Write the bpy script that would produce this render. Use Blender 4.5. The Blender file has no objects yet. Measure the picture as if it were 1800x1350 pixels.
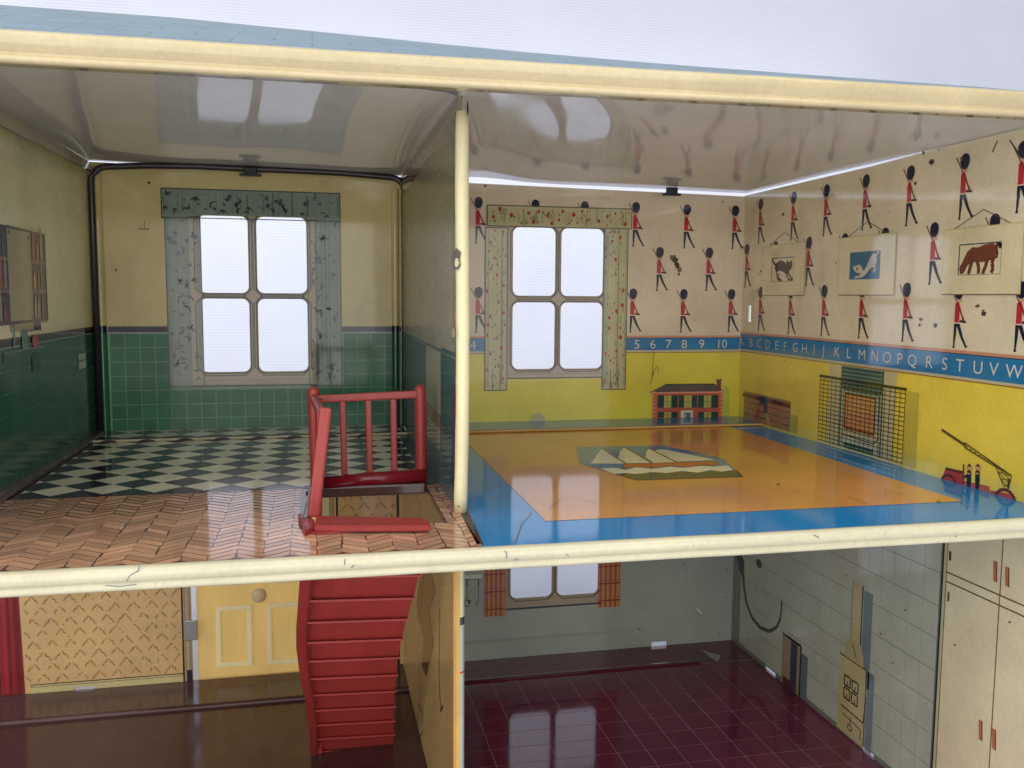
import bpy, bmesh, math, random
from mathutils import Matrix, Vector, Euler

# ---------------------------------------------------------------- units: all numbers below are decimetres, S turns them into metres
S = 0.1
scn = bpy.context.scene
col = scn.collection

# ---------------------------------------------------------------- camera
CAM = Vector((1.30093, -2.95396, 0.85160)); ROT = Euler((1.473204, -0.006958, -0.213896), 'XYZ'); FPX = 1575.9
cd = bpy.data.cameras.new('camera'); cam = bpy.data.objects.new('camera', cd); col.objects.link(cam)
cam.location = CAM * S; cam.rotation_euler = ROT
cd.sensor_width = 36; cd.lens = 36 * FPX / 1800; cd.clip_start = .005; cd.clip_end = 50
cd.dof.use_dof = False
scn.camera = cam
scn.render.resolution_x = 1024; scn.render.resolution_y = 768

# ---------------------------------------------------------------- studio light and added fill lamps
w = bpy.data.worlds.new('World'); scn.world = w; w.use_nodes = True
bg = w.node_tree.nodes['Background']; bg.inputs[0].default_value = (.80, .86, 1.0, 1); bg.inputs[1].default_value = .40
def area(name, loc, target, sx, sy, power, colr):
    ld = bpy.data.lights.new(name, 'AREA'); ld.shape = 'RECTANGLE'; ld.size = sx * S; ld.size_y = sy * S; ld.energy = power; ld.color = colr
    o = bpy.data.objects.new(name, ld); col.objects.link(o); o.location = Vector(loc) * S
    d = Vector(target) - Vector(loc); o.rotation_euler = d.to_track_quat('-Z', 'Y').to_euler(); return o
area('backdrop_softbox', (2.5, 7.5, 13), (2.5, 11, 1), 16, 5, .5, (.80, .89, 1))
hot = area('reflection_fill', (1.0, 6.5, 7.4), (1.0, 12, 2.2), 20, 2, 1.0, (.84, .90, 1)); hot.data.spread = math.radians(52)  # added unseen lamp: brightens the paper that floors and walls mirror
area('overhead_softbox', (1.8, -3.6, 9), (2.0, 0, .3), 13, 6, 4.2, (1, .97, .90))
area('front_fill', (-9, -24, 4.0), (2.0, 1.5, 0), 64, 36, 128, (1, .97, .90))  # added fill behind the camera, brightens the room interiors
scn.view_settings.view_transform = 'Standard'; scn.view_settings.look = 'None'; scn.view_settings.gamma = 1
scn.view_settings.exposure = 0.12
scn.render.engine = 'CYCLES'
scn.cycles.max_bounces = 10; scn.cycles.diffuse_bounces = 5; scn.cycles.glossy_bounces = 4

# ---------------------------------------------------------------- where a point of a plane lies
RM = ROT.to_matrix()
def on(ax, v, px, py):
    d = RM @ Vector(((px - 900) / FPX, (675 - py) / FPX, -1)); t = (v - CAM[ax]) / d[ax]; return CAM + d * t
W, D, P, ZL, PF = 4.207, 2.855, 1.842, -1.62, .49
def B(px, py): p = on(1, D, px, py); return (p.x, p.z)
def Rr(px, py): p = on(0, W, px, py); return (-p.y, p.z)
def Lf(px, py): p = on(0, 0, px, py); return (p.y, p.z)
def F(px, py): p = on(2, 0, px, py); return (p.x, p.y)
def G(px, py): p = on(2, ZL, px, py); return (p.x, p.y)
def Pl(px, py): p = on(0, P, px, py); return (-p.y, p.z)
def zc(x): return 1.632 - .0145 * x          # the ceiling sags a little to the right
def zr(x): return 1.515 + .003 * x

def frame(O, U, V):
    U = Vector(U).normalized(); V = Vector(V).normalized(); N = U.cross(V)
    M = Matrix.Identity(4)
    for i in range(3): M[i][0] = U[i]; M[i][1] = V[i]; M[i][2] = N[i]; M[i][3] = O[i] * S
    return M
FB = frame((0, D, 0), (1, 0, 0), (0, 0, 1))           # back walls, seen from the front (N = -y)
FR = frame((W, 0, 0), (0, -1, 0), (0, 0, 1))          # right wall, N = -x
FL = frame((0, 0, 0), (0, 1, 0), (0, 0, 1))           # left wall, N = +x
FF = frame((0, 0, 0), (1, 0, 0), (0, 1, 0))           # upper floor
FG = frame((0, 0, ZL), (1, 0, 0), (0, 1, 0))          # lower floor
FP = frame((P - .008, 0, 0), (0, -1, 0), (0, 0, 1))   # partition, left face N = -x
ID = Matrix.Identity(4)

# ---------------------------------------------------------------- materials
def lin(c):
    r = []
    for v in c[:3]:
        v /= 255.; r.append(v / 12.92 if v <= .04045 else ((v + .055) / 1.055) ** 2.4)
    return (r[0], r[1], r[2], 1)
class N:
    def __init__(s, name):
        s.m = bpy.data.materials.new(name); s.m.use_nodes = True; s.t = s.m.node_tree; s.p = s.t.nodes['Principled BSDF']
        g = s.n('ShaderNodeNewGeometry'); v = s.n('ShaderNodeVectorMath'); v.operation = 'SCALE'; v.inputs['Scale'].default_value = 1 / S
        s.t.links.new(g.outputs['Position'], v.inputs[0]); s.pos = v.outputs[0]
    def n(s, t): return s.t.nodes.new(t)
    def l(s, a, b): s.t.links.new(a, b)
    def noise(s, scale, detail=3, rough=.55, vec=None, stretch=None):
        n = s.n('ShaderNodeTexNoise'); n.inputs['Scale'].default_value = scale; n.inputs['Detail'].default_value = detail; n.inputs['Roughness'].default_value = rough
        v = vec or s.pos
        if stretch:
            m = s.n('ShaderNodeVectorMath'); m.operation = 'MULTIPLY'; m.inputs[1].default_value = stretch; s.l(v, m.inputs[0]); v = m.outputs[0]
        s.l(v, n.inputs['Vector']); return n.outputs['Fac']
    def ramp(s, f, a, b, ca, cb):
        r = s.n('ShaderNodeMapRange'); r.inputs[1].default_value = a; r.inputs[2].default_value = b; r.inputs[3].default_value = ca; r.inputs[4].default_value = cb
        r.clamp = True; s.l(f, r.inputs[0]); return r.outputs[0]
    def mix(s, f, a, b, mode='MIX'):
        m = s.n('ShaderNodeMix'); m.data_type = 'RGBA'; m.blend_type = mode
        for i, v in ((0, f), (6, a), (7, b)):
            if hasattr(v, 'links'): s.l(v, m.inputs[i])
            else: m.inputs[i].default_value = v
        return m.outputs[2]
    def math(s, op, a, b):
        m = s.n('ShaderNodeMath'); m.operation = op
        for i, v in enumerate((a, b)):
            if hasattr(v, 'links'): s.l(v, m.inputs[i])
            else: m.inputs[i].default_value = v
        return m.outputs[0]

def litho(name, base=None, rough=.16, wave=.12, specks=.5, mott=.16, scratch=.25, rnd=0, spec=.5, wscale=1.1, coat=0.0, ior=1.5, dr=.04, grain=.0035):
    """printed and varnished tinplate: colour from the print, age from noise fixed to the metal"""
    s = N(name)
    if base is None:
        a = s.n('ShaderNodeVertexColor'); a.layer_name = 'Col'; c = a.outputs['Color']
    else: c = lin(base)
    if rnd:
        oi = s.n('ShaderNodeObjectInfo'); k = s.ramp(oi.outputs['Random'], 0, 1, 1 - rnd, 1 + rnd)
        cc = s.n('ShaderNodeCombineColor')
        for i in range(3): s.l(k, cc.inputs[i])
        c = s.mix(1.0, c, cc.outputs[0], 'MULTIPLY')
    m1 = s.ramp(s.noise(2.3, 5, .65), .3, .7, 1 - mott, 1 + mott * .45)
    m2 = s.ramp(s.noise(55, 2, .7), .25, .75, .93, 1.05)
    k = s.math('MULTIPLY', m1, m2); cc = s.n('ShaderNodeCombineColor')
    for i in range(3): s.l(k, cc.inputs[i])
    c = s.mix(1.0, c, cc.outputs[0], 'MULTIPLY')
    if specks:
        f = s.math('MULTIPLY', s.ramp(s.noise(28, 3, .6), .70, .745, 0, 1), s.ramp(s.noise(3.1, 2), .42, .62, 0, specks))
        c = s.mix(f, c, (.035, .026, .02, 1))
        f = s.math('MULTIPLY', s.ramp(s.noise(3.4, 6, .75), .60, .75, 0, .28), specks)
        c = s.mix(f, c, (.12, .08, .045, 1))
    s.l(c, s.p.inputs['Base Color'])
    r = s.ramp(s.noise(14, 5, .7), .35, .75, rough, rough + dr)
    if scratch:
        sc = s.ramp(s.noise(7, 4, .6, stretch=(9, 1.2, 2.2)), .62, .70, 0, scratch)
        r = s.math('ADD', r, sc)
    s.l(r, s.p.inputs['Roughness']); s.p.inputs['Specular IOR Level'].default_value = spec
    s.p.inputs['Coat Weight'].default_value = coat; s.p.inputs['IOR'].default_value = ior
    b = s.n('ShaderNodeBump'); b.inputs['Strength'].default_value = wave; b.inputs['Distance'].default_value = .5 * S
    h = s.math('ADD', s.math('MULTIPLY', s.noise(wscale, 2, .4), .5), s.math('MULTIPLY', s.noise(40, 2, .5), grain))
    s.l(h, b.inputs['Height']); s.l(b.outputs[0], s.p.inputs['Normal'])
    return s.m

M_print = litho('printed_tinplate', rough=.06, wave=.010, scratch=.06, ior=1.55, grain=.006)
M_matte = litho('worn_tinplate', rough=.24, wave=.03, scratch=.1, ior=1.42)
M_post = litho('cream_enamel_post', base=(238, 228, 182), rough=.3, wave=.02, specks=.6, mott=.1, scratch=.1)
M_printr = litho('varnished_tinplate', rough=.06, wave=.008, scratch=.03, ior=1.95, grain=.006)
M_tile = litho('printed_wall_tile', rough=.10, wave=.03, rnd=.11, specks=.35)
M_ktile = litho('printed_kitchen_tile', rough=.07, wave=.010, rnd=.02, specks=.35, ior=1.8)
M_floor = litho('varnished_floor_print', rough=.06, wave=.008, specks=.5, scratch=.10, ior=1.33)
M_floort = litho('varnished_floor_tile', rough=.06, wave=.008, specks=.4, scratch=.10, rnd=.10, ior=1.5)
M_ceil = litho('bare_white_enamel', base=(228, 225, 220), rough=.06, wave=.010, specks=.2, mott=.10, scratch=.05, ior=1.7)
M_rimr = litho('shaded_cream_rim', base=(204, 188, 146), rough=.13, wave=.02, specks=.5, mott=.12, scratch=.1, coat=.5)  # cream of the floor rim, darkened: its dimmer light is in the colour
M_rim = litho('cream_enamel_rim', base=(214, 207, 176), rough=.15, wave=.03, specks=.5, mott=.09, scratch=.1, coat=.2)
M_check = litho('checker_floor_tile', rough=.10, wave=.008, specks=.4, scratch=.1, rnd=.08, ior=1.33)
M_hall = litho('brown_enamel_floor', base=(82, 54, 52), rough=.13, wave=.02, specks=.3, mott=.35, scratch=.3, ior=1.4)

def plastic(name, c, rough=.35, trans=0, spec=.5, streak=.08):
    s = N(name); k = s.ramp(s.noise(5, 4, .6, stretch=(3, 1, .6)), .3, .7, 1 - streak, 1 + streak); cc = s.n('ShaderNodeCombineColor')
    for i in range(3): s.l(k, cc.inputs[i])
    cv = s.mix(1.0, lin(c), cc.outputs[0], 'MULTIPLY'); s.l(cv, s.p.inputs['Base Color'])
    s.l(s.ramp(s.noise(20, 4), .3, .7, rough - .05, rough + .1), s.p.inputs['Roughness']); s.p.inputs['Specular IOR Level'].default_value = spec
    if trans:
        t = s.n('ShaderNodeBsdfTranslucent'); s.l(cv, t.inputs['Color']); mx = s.n('ShaderNodeMixShader'); mx.inputs[0].default_value = trans
        s.l(s.p.outputs[0], mx.inputs[1]); s.l(t.outputs[0], mx.inputs[2]); s.l(mx.outputs[0], s.t.nodes['Material Output'].inputs['Surface'])
    return s.m
M_red = plastic('red_plastic', (168, 62, 60), .33, trans=.12)
M_darkred = plastic('dark_red_plastic', (128, 26, 36), .18)
M_door = plastic('cream_door_plastic', (253, 230, 170), .4, trans=.72, streak=.05)
M_doorp = plastic('pale_panel_plastic', (255, 250, 214), .4, trans=.40, streak=.03)
M_knob = plastic('knob_plastic', (226, 205, 168), .3, trans=.3)
M_rod = plastic('dull_steel_rod', (74, 70, 72), .36)
M_rod.node_tree.nodes['Principled BSDF'].inputs['Metallic'].default_value = .62
M_clip = plastic('black_clip', (18, 18, 26), .4)
M_steel = plastic('bare_tin', (150, 150, 150), .35); M_steel.node_tree.nodes['Principled BSDF'].inputs['Metallic'].default_value = .8

# ---------------------------------------------------------------- objects
WM = {}
def put(o, parent, world=ID):
    col.objects.link(o); WM[o] = world.copy()
    if parent is not None:
        o.parent = parent; o.matrix_basis = WM[parent].inverted() @ world
    else: o.matrix_basis = world
    return o
def mesh_obj(name, verts, faces, mat, parent=None, world=ID, cols=None, smooth=False, label=None):
    me = bpy.data.meshes.new(name); me.from_pydata([tuple(c * S for c in v) for v in verts], [], faces); me.update()
    if cols:
        at = me.color_attributes.new('Col', 'FLOAT_COLOR', 'CORNER')
        for p in me.polygons:
            c = lin(cols[p.index])
            for li in p.loop_indices: at.data[li].color = c
    if smooth:
        for p in me.polygons: p.use_smooth = True
    me.materials.append(mat)
    o = bpy.data.objects.new(name, me); put(o, parent, world)
    if label: o['label'] = label
    return o
def bm_obj(name, bm, mat, parent=None, world=ID, smooth=False, label=None):
    bmesh.ops.recalc_face_normals(bm, faces=bm.faces)
    me = bpy.data.meshes.new(name); bm.to_mesh(me); bm.free()
    if smooth:
        for p in me.polygons: p.use_smooth = True
    me.materials.append(mat); o = bpy.data.objects.new(name, me); put(o, parent, world)
    if label: o['label'] = label
    return o
def copy_of(src, parent, world, label=None):
    o = bpy.data.objects.new(src.name.split('.')[0], src.data); put(o, parent, world)
    if label: o['label'] = label
    return o
def thing(name, label, cat, loc):
    o = bpy.data.objects.new(name, None); o.empty_display_size = .02; put(o, None, Matrix.Translation(Vector(loc) * S)); o['label'] = label; o['category'] = cat; return o
def tag(o, label, cat, group=None):
    o['label'] = label; o['category'] = cat
    if group: o['group'] = group

H1 = .0012
class Print:
    """flat print: polygons in plane coordinates, each layer a hair above the last"""
    def __init__(s, h=1): s.v = []; s.f = []; s.c = []; s.h = h
    def poly(s, pts, c, dh=0):
        a = sum(pts[i][0] * pts[(i + 1) % len(pts)][1] - pts[(i + 1) % len(pts)][0] * pts[i][1] for i in range(len(pts)))
        if a < 0: pts = list(pts)[::-1]
        n = len(s.v); s.v += [(p[0], p[1], (s.h + dh) * H1) for p in pts]; s.f.append(list(range(n, n + len(pts)))); s.c.append(c)
    def rect(s, a, b, c, dh=0):
        x0, x1 = sorted((a[0], b[0])); y0, y1 = sorted((a[1], b[1])); s.poly([(x0, y0), (x1, y0), (x1, y1), (x0, y1)], c, dh)
    def line(s, a, b, wd, c, dh=0):
        d = Vector((b[0] - a[0], b[1] - a[1])); L = d.length
        if L < 1e-6: return
        n = Vector((-d.y, d.x)) / L * wd / 2; s.poly([(a[0] - n.x, a[1] - n.y), (b[0] - n.x, b[1] - n.y), (b[0] + n.x, b[1] + n.y), (a[0] + n.x, a[1] + n.y)], c, dh)
    def pline(s, pts, wd, c, dh=0, close=False):
        q = list(pts) + ([pts[0]] if close else [])
        for a, b in zip(q, q[1:]): s.line(a, b, wd, c, dh)
    def ell(s, ctr, rx, ry, c, dh=0, n=14, rot=0):
        cr, sr = math.cos(rot), math.sin(rot)
        s.poly([(ctr[0] + rx * math.cos(t) * cr - ry * math.sin(t) * sr, ctr[1] + rx * math.cos(t) * sr + ry * math.sin(t) * cr) for t in (2 * math.pi * i / n for i in range(n))], c, dh)
    def build(s, name, parent, world, mat=None, label=None):
        o = mesh_obj(name, s.v, s.f, mat or (M_printr if world == FR else M_print), parent, world, s.c, label=label)
        if name in ('wear_mark', 'rust_mark', 'scratch', 'paint_chip', 'wallpaper_pattern'): o['kind'] = 'stuff'
        return o

def sheet(name, u0, u1, v0, v1, holes, colour_at, parent, world, mat, thick=.012, label=None, ub=(), vb=(), warp=None):
    """a tin sheet in plane coordinates with real rectangular cut-outs"""
    us = sorted(set([u0, u1] + [h[0] for h in holes] + [h[1] for h in holes] + list(ub))); vs = sorted(set([v0, v1] + [h[2] for h in holes] + [h[3] for h in holes] + list(vb)))
    us = [u for u in us if u0 <= u <= u1]; vs = [v for v in vs if v0 <= v <= v1]
    bm = bmesh.new(); cl = bm.loops.layers.float_color.new('Col'); vd = {}
    def gv(u, v, k):
        key = (u, v, k)
        if key not in vd:
            uu, vv = warp(u, v) if warp else (u, v)
            vd[key] = bm.verts.new((uu * S, vv * S, -k * thick * S))
        return vd[key]
    cells = set()
    for i in range(len(us) - 1):
        for j in range(len(vs) - 1):
            cu, cv = (us[i] + us[i + 1]) / 2, (vs[j] + vs[j + 1]) / 2
            if any(h[0] < cu < h[1] and h[2] < cv < h[3] for h in holes): continue
            cells.add((i, j))
    for (i, j) in cells:
        a, b, c, d = us[i], us[i + 1], vs[j], vs[j + 1]; cc = lin(colour_at((a + b) / 2, (c + d) / 2))
        fs = [bm.faces.new([gv(a, c, 0), gv(b, c, 0), gv(b, d, 0), gv(a, d, 0)]), bm.faces.new([gv(a, d, 1), gv(b, d, 1), gv(b, c, 1), gv(a, c, 1)])]
        for (di, dj, p, q) in ((-1, 0, (a, d), (a, c)), (1, 0, (b, c), (b, d)), (0, -1, (a, c), (b, c)), (0, 1, (b, d), (a, d))):
            if (i + di, j + dj) not in cells: fs.append(bm.faces.new([gv(p[0], p[1], 1), gv(q[0], q[1], 1), gv(q[0], q[1], 0), gv(p[0], p[1], 0)]))
        for f in fs:
            for l in f.loops: l[cl] = cc
    me = bpy.data.meshes.new(name); bm.to_mesh(me); bm.free(); me.materials.append(mat)
    o = bpy.data.objects.new(name, me); put(o, parent, world)
    if label: o['label'] = label
    return o

def clip(poly, x0, x1, y0, y1):
    for (ax, v, sg) in ((0, x0, 1), (0, x1, -1), (1, y0, 1), (1, y1, -1)):
        out = []
        for i in range(len(poly)):
            a, b = poly[i], poly[(i + 1) % len(poly)]; da, db = sg * (a[ax] - v), sg * (b[ax] - v)
            if da >= 0: out.append(a)
            if da * db < 0:
                t = da / (da - db); out.append((a[0] + t * (b[0] - a[0]), a[1] + t * (b[1] - a[1])))
        poly = out
        if len(poly) < 3: return []
    return poly
def area2(p): return abs(sum(p[i][0] * p[(i + 1) % len(p)][1] - p[(i + 1) % len(p)][0] * p[i][1] for i in range(len(p)))) / 2
def plate(name, pts, c, parent, world, mat, h=H1, base=0.0):
    """a thin raised piece with side faces"""
    a = sum(pts[i][0] * pts[(i + 1) % len(pts)][1] - pts[(i + 1) % len(pts)][0] * pts[i][1] for i in range(len(pts)))
    if a < 0: pts = pts[::-1]
    n = len(pts); v = [(p[0], p[1], base + h) for p in pts] + [(p[0], p[1], base) for p in pts]
    f = [list(range(n))] + [[i + n, (i + 1) % n + n, (i + 1) % n, i] for i in range(n)]
    return mesh_obj(name, v, f, mat, parent, world, [c] * len(f))
def tube(path, r, n=12, caps=True):
    bm = bmesh.new(); rings = []
    for i, p in enumerate(path):
        p = Vector(p); a = Vector(path[max(i - 1, 0)]); b = Vector(path[min(i + 1, len(path) - 1)]); d = (b - a).normalized()
        up = Vector((0, 0, 1)) if abs(d.z) < .9 else Vector((0, 1, 0)); x = d.cross(up).normalized(); y = x.cross(d)
        rr = r[i] if isinstance(r, (list, tuple)) else r
        rings.append([bm.verts.new((p + x * math.cos(t) * rr + y * math.sin(t) * rr) * S) for t in (2 * math.pi * k / n for k in range(n))])
    for A, C in zip(rings, rings[1:]):
        for k in range(n): bm.faces.new([A[k], A[(k + 1) % n], C[(k + 1) % n], C[k]])
    if caps: bm.faces.new(rings[0]); bm.faces.new(rings[-1])
    return bm
def box_bm(c, sx, sy, sz, bev=.004, rot=None, seg=2):
    bm = bmesh.new(); bmesh.ops.create_cube(bm, size=1)
    for v in bm.verts: v.co = Vector((v.co.x * sx, v.co.y * sy, v.co.z * sz)) * S
    if bev: bmesh.ops.bevel(bm, geom=list(bm.edges), offset=bev * S, segments=seg, affect='EDGES', profile=.6)
    if rot is not None: bmesh.ops.rotate(bm, verts=bm.verts, matrix=rot)
    bmesh.ops.translate(bm, verts=bm.verts, vec=Vector(c) * S); return bm
def beam(a, b, wd, th, bev=.006, up=(0, -1, 0)):
    a = Vector(a); b = Vector(b); d = b - a; L = d.length; z = d.normalized(); y = Vector(up); y = (y - z * y.dot(z)).normalized(); x = y.cross(z)
    R = Matrix((x, y, z)).transposed(); return box_bm((a + b) / 2, wd, th, L, bev, R)

# ================================================================ SETTING: a white paper sweep under and behind the house
s = N('white_paper'); wv = s.n('ShaderNodeTexWave'); wv.wave_type = 'BANDS'; wv.bands_direction = 'Z'; wv.inputs['Scale'].default_value = 7.0; wv.inputs['Distortion'].default_value = .7; wv.inputs['Detail'].default_value = 2; wv.inputs['Detail Scale'].default_value = 1.5
s.l(s.pos, wv.inputs['Vector'])
f = s.math('MULTIPLY', s.ramp(wv.outputs['Fac'], 0, 1, .0, 1), s.ramp(s.noise(.9, 3), .3, .7, .3, 1))
s.l(s.mix(f, lin((224, 226, 236)), lin((212, 214, 228))), s.p.inputs['Base Color']); s.p.inputs['Roughness'].default_value = .9; s.p.inputs['Specular IOR Level'].default_value = .1
M_paper = s.m
TZ = ZL - .12
prof = [(-5, TZ), (9, TZ)] + [(9 + 3 * math.sin(t), TZ + 3 - 3 * math.cos(t)) for t in (math.pi / 2 * i / 12 for i in range(1, 13))] + [(12, 18)]
v = []; fc = []
for i, (y, z) in enumerate(prof): v += [(-14, y, z), (20, y, z)]
for i in range(len(prof) - 1): fc.append([2 * i, 2 * i + 1, 2 * i + 3, 2 * i + 2])
bd = mesh_obj('backdrop', v, fc, M_paper, smooth=True); bd['kind'] = 'structure'; bd['label'] = 'white ribbed paper sweep under and behind the house'

# ================================================================ THE HOUSE
house = thing('dolls_house', 'open fronted printed tin dolls house with cream rolled edges and pale blue roof', 'dolls house', (W / 2, D / 2, TZ))
CREAM = (222, 204, 146); TAN = (228, 211, 184); YEL = (236, 222, 60); BLUE = (14, 122, 176); GREEN = (44, 118, 82); GROUT = (128, 160, 128); BAND = (30, 28, 60)

# ---- windows: pressed frame with four rounded openings
def win_frame(name, rect, panes, parent, world, colr, depth=.016, label=None, r=.042):
    (u0, u1, v0, v1) = rect; V = []; Fc = []; cu = (panes[0][1] + panes[1][0]) / 2; cv = (panes[0][2] + panes[2][3]) / 2
    cells = [(u0, cu, cv, v1), (cu, u1, cv, v1), (u0, cu, v0, cv), (cu, u1, v0, cv)]
    for (a, b, c, d), (A, Bb, C, Dd) in zip(cells, panes):
        hole = []; mid = []
        for (cx, cy, t0, cor) in ((Bb - r, Dd - r, 0, (b, d)), (A + r, Dd - r, 90, (a, d)), (A + r, C + r, 180, (a, c)), (Bb - r, C + r, 270, (b, c))):
            for k in range(7):
                t = math.radians(t0 + 15 * k); hole.append((cx + r * math.cos(t), cy + r * math.sin(t)))
                if k == 3: mid.append(cor)
                else:
                    pu, pv = hole[-1]
                    # straight out to the cell border
                    if k < 3: mid.append((b, max(min(pv, d), c)) if t0 == 0 else (max(min(pu, b), a), d) if t0 == 90 else (a, max(min(pv, d), c)) if t0 == 180 else (max(min(pu, b), a), c))
                    else: mid.append((max(min(pu, b), a), d) if t0 == 0 else (a, max(min(pv, d), c)) if t0 == 90 else (max(min(pu, b), a), c) if t0 == 180 else (b, max(min(pv, d), c)))
        n = len(hole); base = len(V); step = .012
        inner = []
        cxm, cym = (A + Bb) / 2, (C + Dd) / 2
        lip = [(cxm + (p[0] - cxm) * (1 + .012 / ((Bb - A) / 2)), cym + (p[1] - cym) * (1 + .012 / ((Dd - C) / 2))) for p in hole]
        V += [(p[0], p[1], 0.004) for p in mid] + [(p[0], p[1], 0.004) for p in lip] + [(p[0], p[1], -.006) for p in hole] + [(p[0], p[1], -depth) for p in hole]
        for ring in range(3):
            for i in range(n):
                j = (i + 1) % n; q = base + ring * n; Fc.append([q + i, q + j, q + n + j, q + n + i])
    o = mesh_obj(name, V, Fc, M_print, parent, world, [colr] * len(Fc), label=label)
    return o
def pane_outline(pr, pane, c, wd=.007, off=.022, ch=.05):
    A, Bb, C, Dd = pane; A -= off; Bb += off; C -= off; Dd += off
    pr.pline([(A + ch, C), (Bb - ch, C), (Bb, C + ch), (Bb, Dd - ch), (Bb - ch, Dd), (A + ch, Dd), (A, Dd - ch), (A, C + ch)], wd, c, close=True)
def panes_px(lst):
    r = []
    for (a, b, c, d) in lst:
        p = B(a, b); q = B(c, d); r.append((p[0], q[0], q[1], p[1]))
    for i in (0, 2):   # align the rows
        t = (r[i][3] + r[i + 1][3]) / 2; bt = (r[i][2] + r[i + 1][2]) / 2
        r[i] = (r[i][0], r[i][1], bt, t); r[i + 1] = (r[i + 1][0], r[i + 1][1], bt, t)
    for i in (0, 1):
        a = (r[i][0] + r[i + 2][0]) / 2; b = (r[i][1] + r[i + 2][1]) / 2
        r[i] = (a, b) + r[i][2:]; r[i + 2] = (a, b) + r[i + 2][2:]
    return r
pL = panes_px([(345, 377, 437, 514), (450, 382, 541, 517), (352, 524, 441, 653), (453, 526, 541, 653)])
pR = panes_px([(902, 399, 976, 520), (988, 401, 1060, 521), (902, 531, 975, 648), (986, 532, 1058, 648)])
wz = B(975, 1048)[1]
pK = [(pR[0][0], pR[0][1], wz + .50, wz + .95), (pR[1][0], pR[1][1], wz + .50, wz + .95), (pR[2][0], pR[2][1], wz, wz + .46), (pR[3][0], pR[3][1], wz, wz + .46)]
def around(p, m, mb): return (p[0][0] - m, p[1][1] + m, p[2][2] - mb, p[0][3] + m)
rL, rR, rK = around(pL, .05, .085), around(pR, .035, .06), around(pK, .035, .06)
def hole_of(r, e=.03): return (r[0] + e, r[1] - e, r[2] + e, r[3] - e)

# ---- walls (each sheet of tin is a part; what is printed or pressed on it are its sub-parts)
zb1 = .616; zb2 = .648
gapz = .022
wb = sheet('wall', -.008, P + .003, .0, 1.6, [hole_of(rL)], lambda u, v: CREAM if v > zb1 else GROUT, house, FB, M_print, label='cream wall over green printed tiles behind the bathroom window', vb=(zb1,), warp=lambda u, v: (u, v + (zc(u) - .007 - 1.6 if v > 1.5 else 0)))
vband0, vband1 = .474, .592
wn = sheet('wall', P + .008, W + .008, .0, 1.6, [hole_of(rR)], lambda u, v: TAN if v > vband0 else (226, 214, 62), house, FB, M_print, label='nursery wall printed with marching guardsmen over a number band', vb=(vband0,), warp=lambda u, v: (u, v + (zc(u) - gapz - 1.6 if v > 1.5 else 0)))
slotR = [Rr(1318, 537), Rr(1318, 566)]
wr = sheet('wall', -D - .006, .02, .0, 1.6, [(slotR[0][0] - .02, slotR[0][0] + .02, slotR[1][1], slotR[0][1])], lambda u, v: (240, 226, 190) if v > .48 else (248, 220, 84), house, FR, M_printr, label='nursery side wall with guardsmen, an alphabet band and three hanging pictures', vb=(.48,), ub=(-2.4, -1.9, -1.4, -.95, -.72, -.4), warp=lambda u, v: (u, v + ((zc(W) - (.016 if u < -1. else .004) - 1.6) if v > 1.5 else 0)))
wl = sheet('wall', 0, D + .006, .0, 1.6, [], lambda u, v: (255, 248, 196) if v > zb1 else (96, 134, 114), house, FL, M_matte, label='bathroom side wall with printed medicine cabinet over dark green tiles', vb=(zb1,), warp=lambda u, v: (u, v + (zc(0) - .004 - 1.6 if v > 1.5 else 0)))

# green tiles, one by one
rnd = random.Random(5)
def tile_grid(parent, world, u0, u1, v0, v1, pu, pv, gap, c, mat, name, skip=lambda a, b, c_, d: False, h=H1, base=0.0):
    nu = int(round((u1 - u0) / pu)); nv = int(round((v1 - v0) / pv)); pu = (u1 - u0) / nu; pv = (v1 - v0) / nv; proto = None
    for i in range(nu):
        for j in range(nv):
            a, b_, c_, d = u0 + i * pu + gap / 2, u0 + (i + 1) * pu - gap / 2, v0 + j * pv + gap / 2, v0 + (j + 1) * pv - gap / 2
            if skip(a, b_, c_, d): continue
            if proto is None:
                proto = plate(name, [(0, 0), (b_ - a, 0), (b_ - a, d - c_), (0, d - c_)], c, parent, world @ Matrix.Translation((a * S, c_ * S, base * S)), mat, h)
            else: copy_of(proto, parent, world @ Matrix.Translation((a * S, c_ * S, base * S)))
def in_rect(R_): return lambda a, b, c, d: a > R_[0] - .02 and b < R_[1] + .02 and c > R_[2] - .02 and d < R_[3] + .02
def over_rect(R_): return lambda a, b, c, d: b > R_[0] and a < R_[1] and d > R_[2] and c < R_[3]
cur = {}
cur['l'] = (B(290, 400)[0], B(352, 400)[0], B(300, 680)[1], B(300, 380)[1]); cur['r'] = (B(540, 400)[0], B(598, 400)[0], B(580, 678)[1], B(580, 388)[1])
cover = (cur['l'][0], cur['r'][1], cur['l'][2], 2)
ovr = over_rect(rL); ovl = in_rect(cover)
tile_grid(wb, FB, .075, P - .03, 0.0, zb1 - .004, .0885, .0885, .0050, GREEN, M_tile, 'wall_tile', skip=lambda a, b, c, d: ovr(a, b, c, d) or (ovl(a, b, c, d)))
p = Print(1)
for (a, b) in ((.07, rL[0]), (rL[1], P - .01)):
    p = Print(1); p.rect((a, zb1 + .002), (b, zb2), BAND); p.rect((a, zb1 - .006), (b, zb1 + .001), (170, 176, 190)); p.rect((a, zb2), (b, zb2 + .006), (84, 62, 36)); p.build('dado_band', wb, FB)

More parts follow.
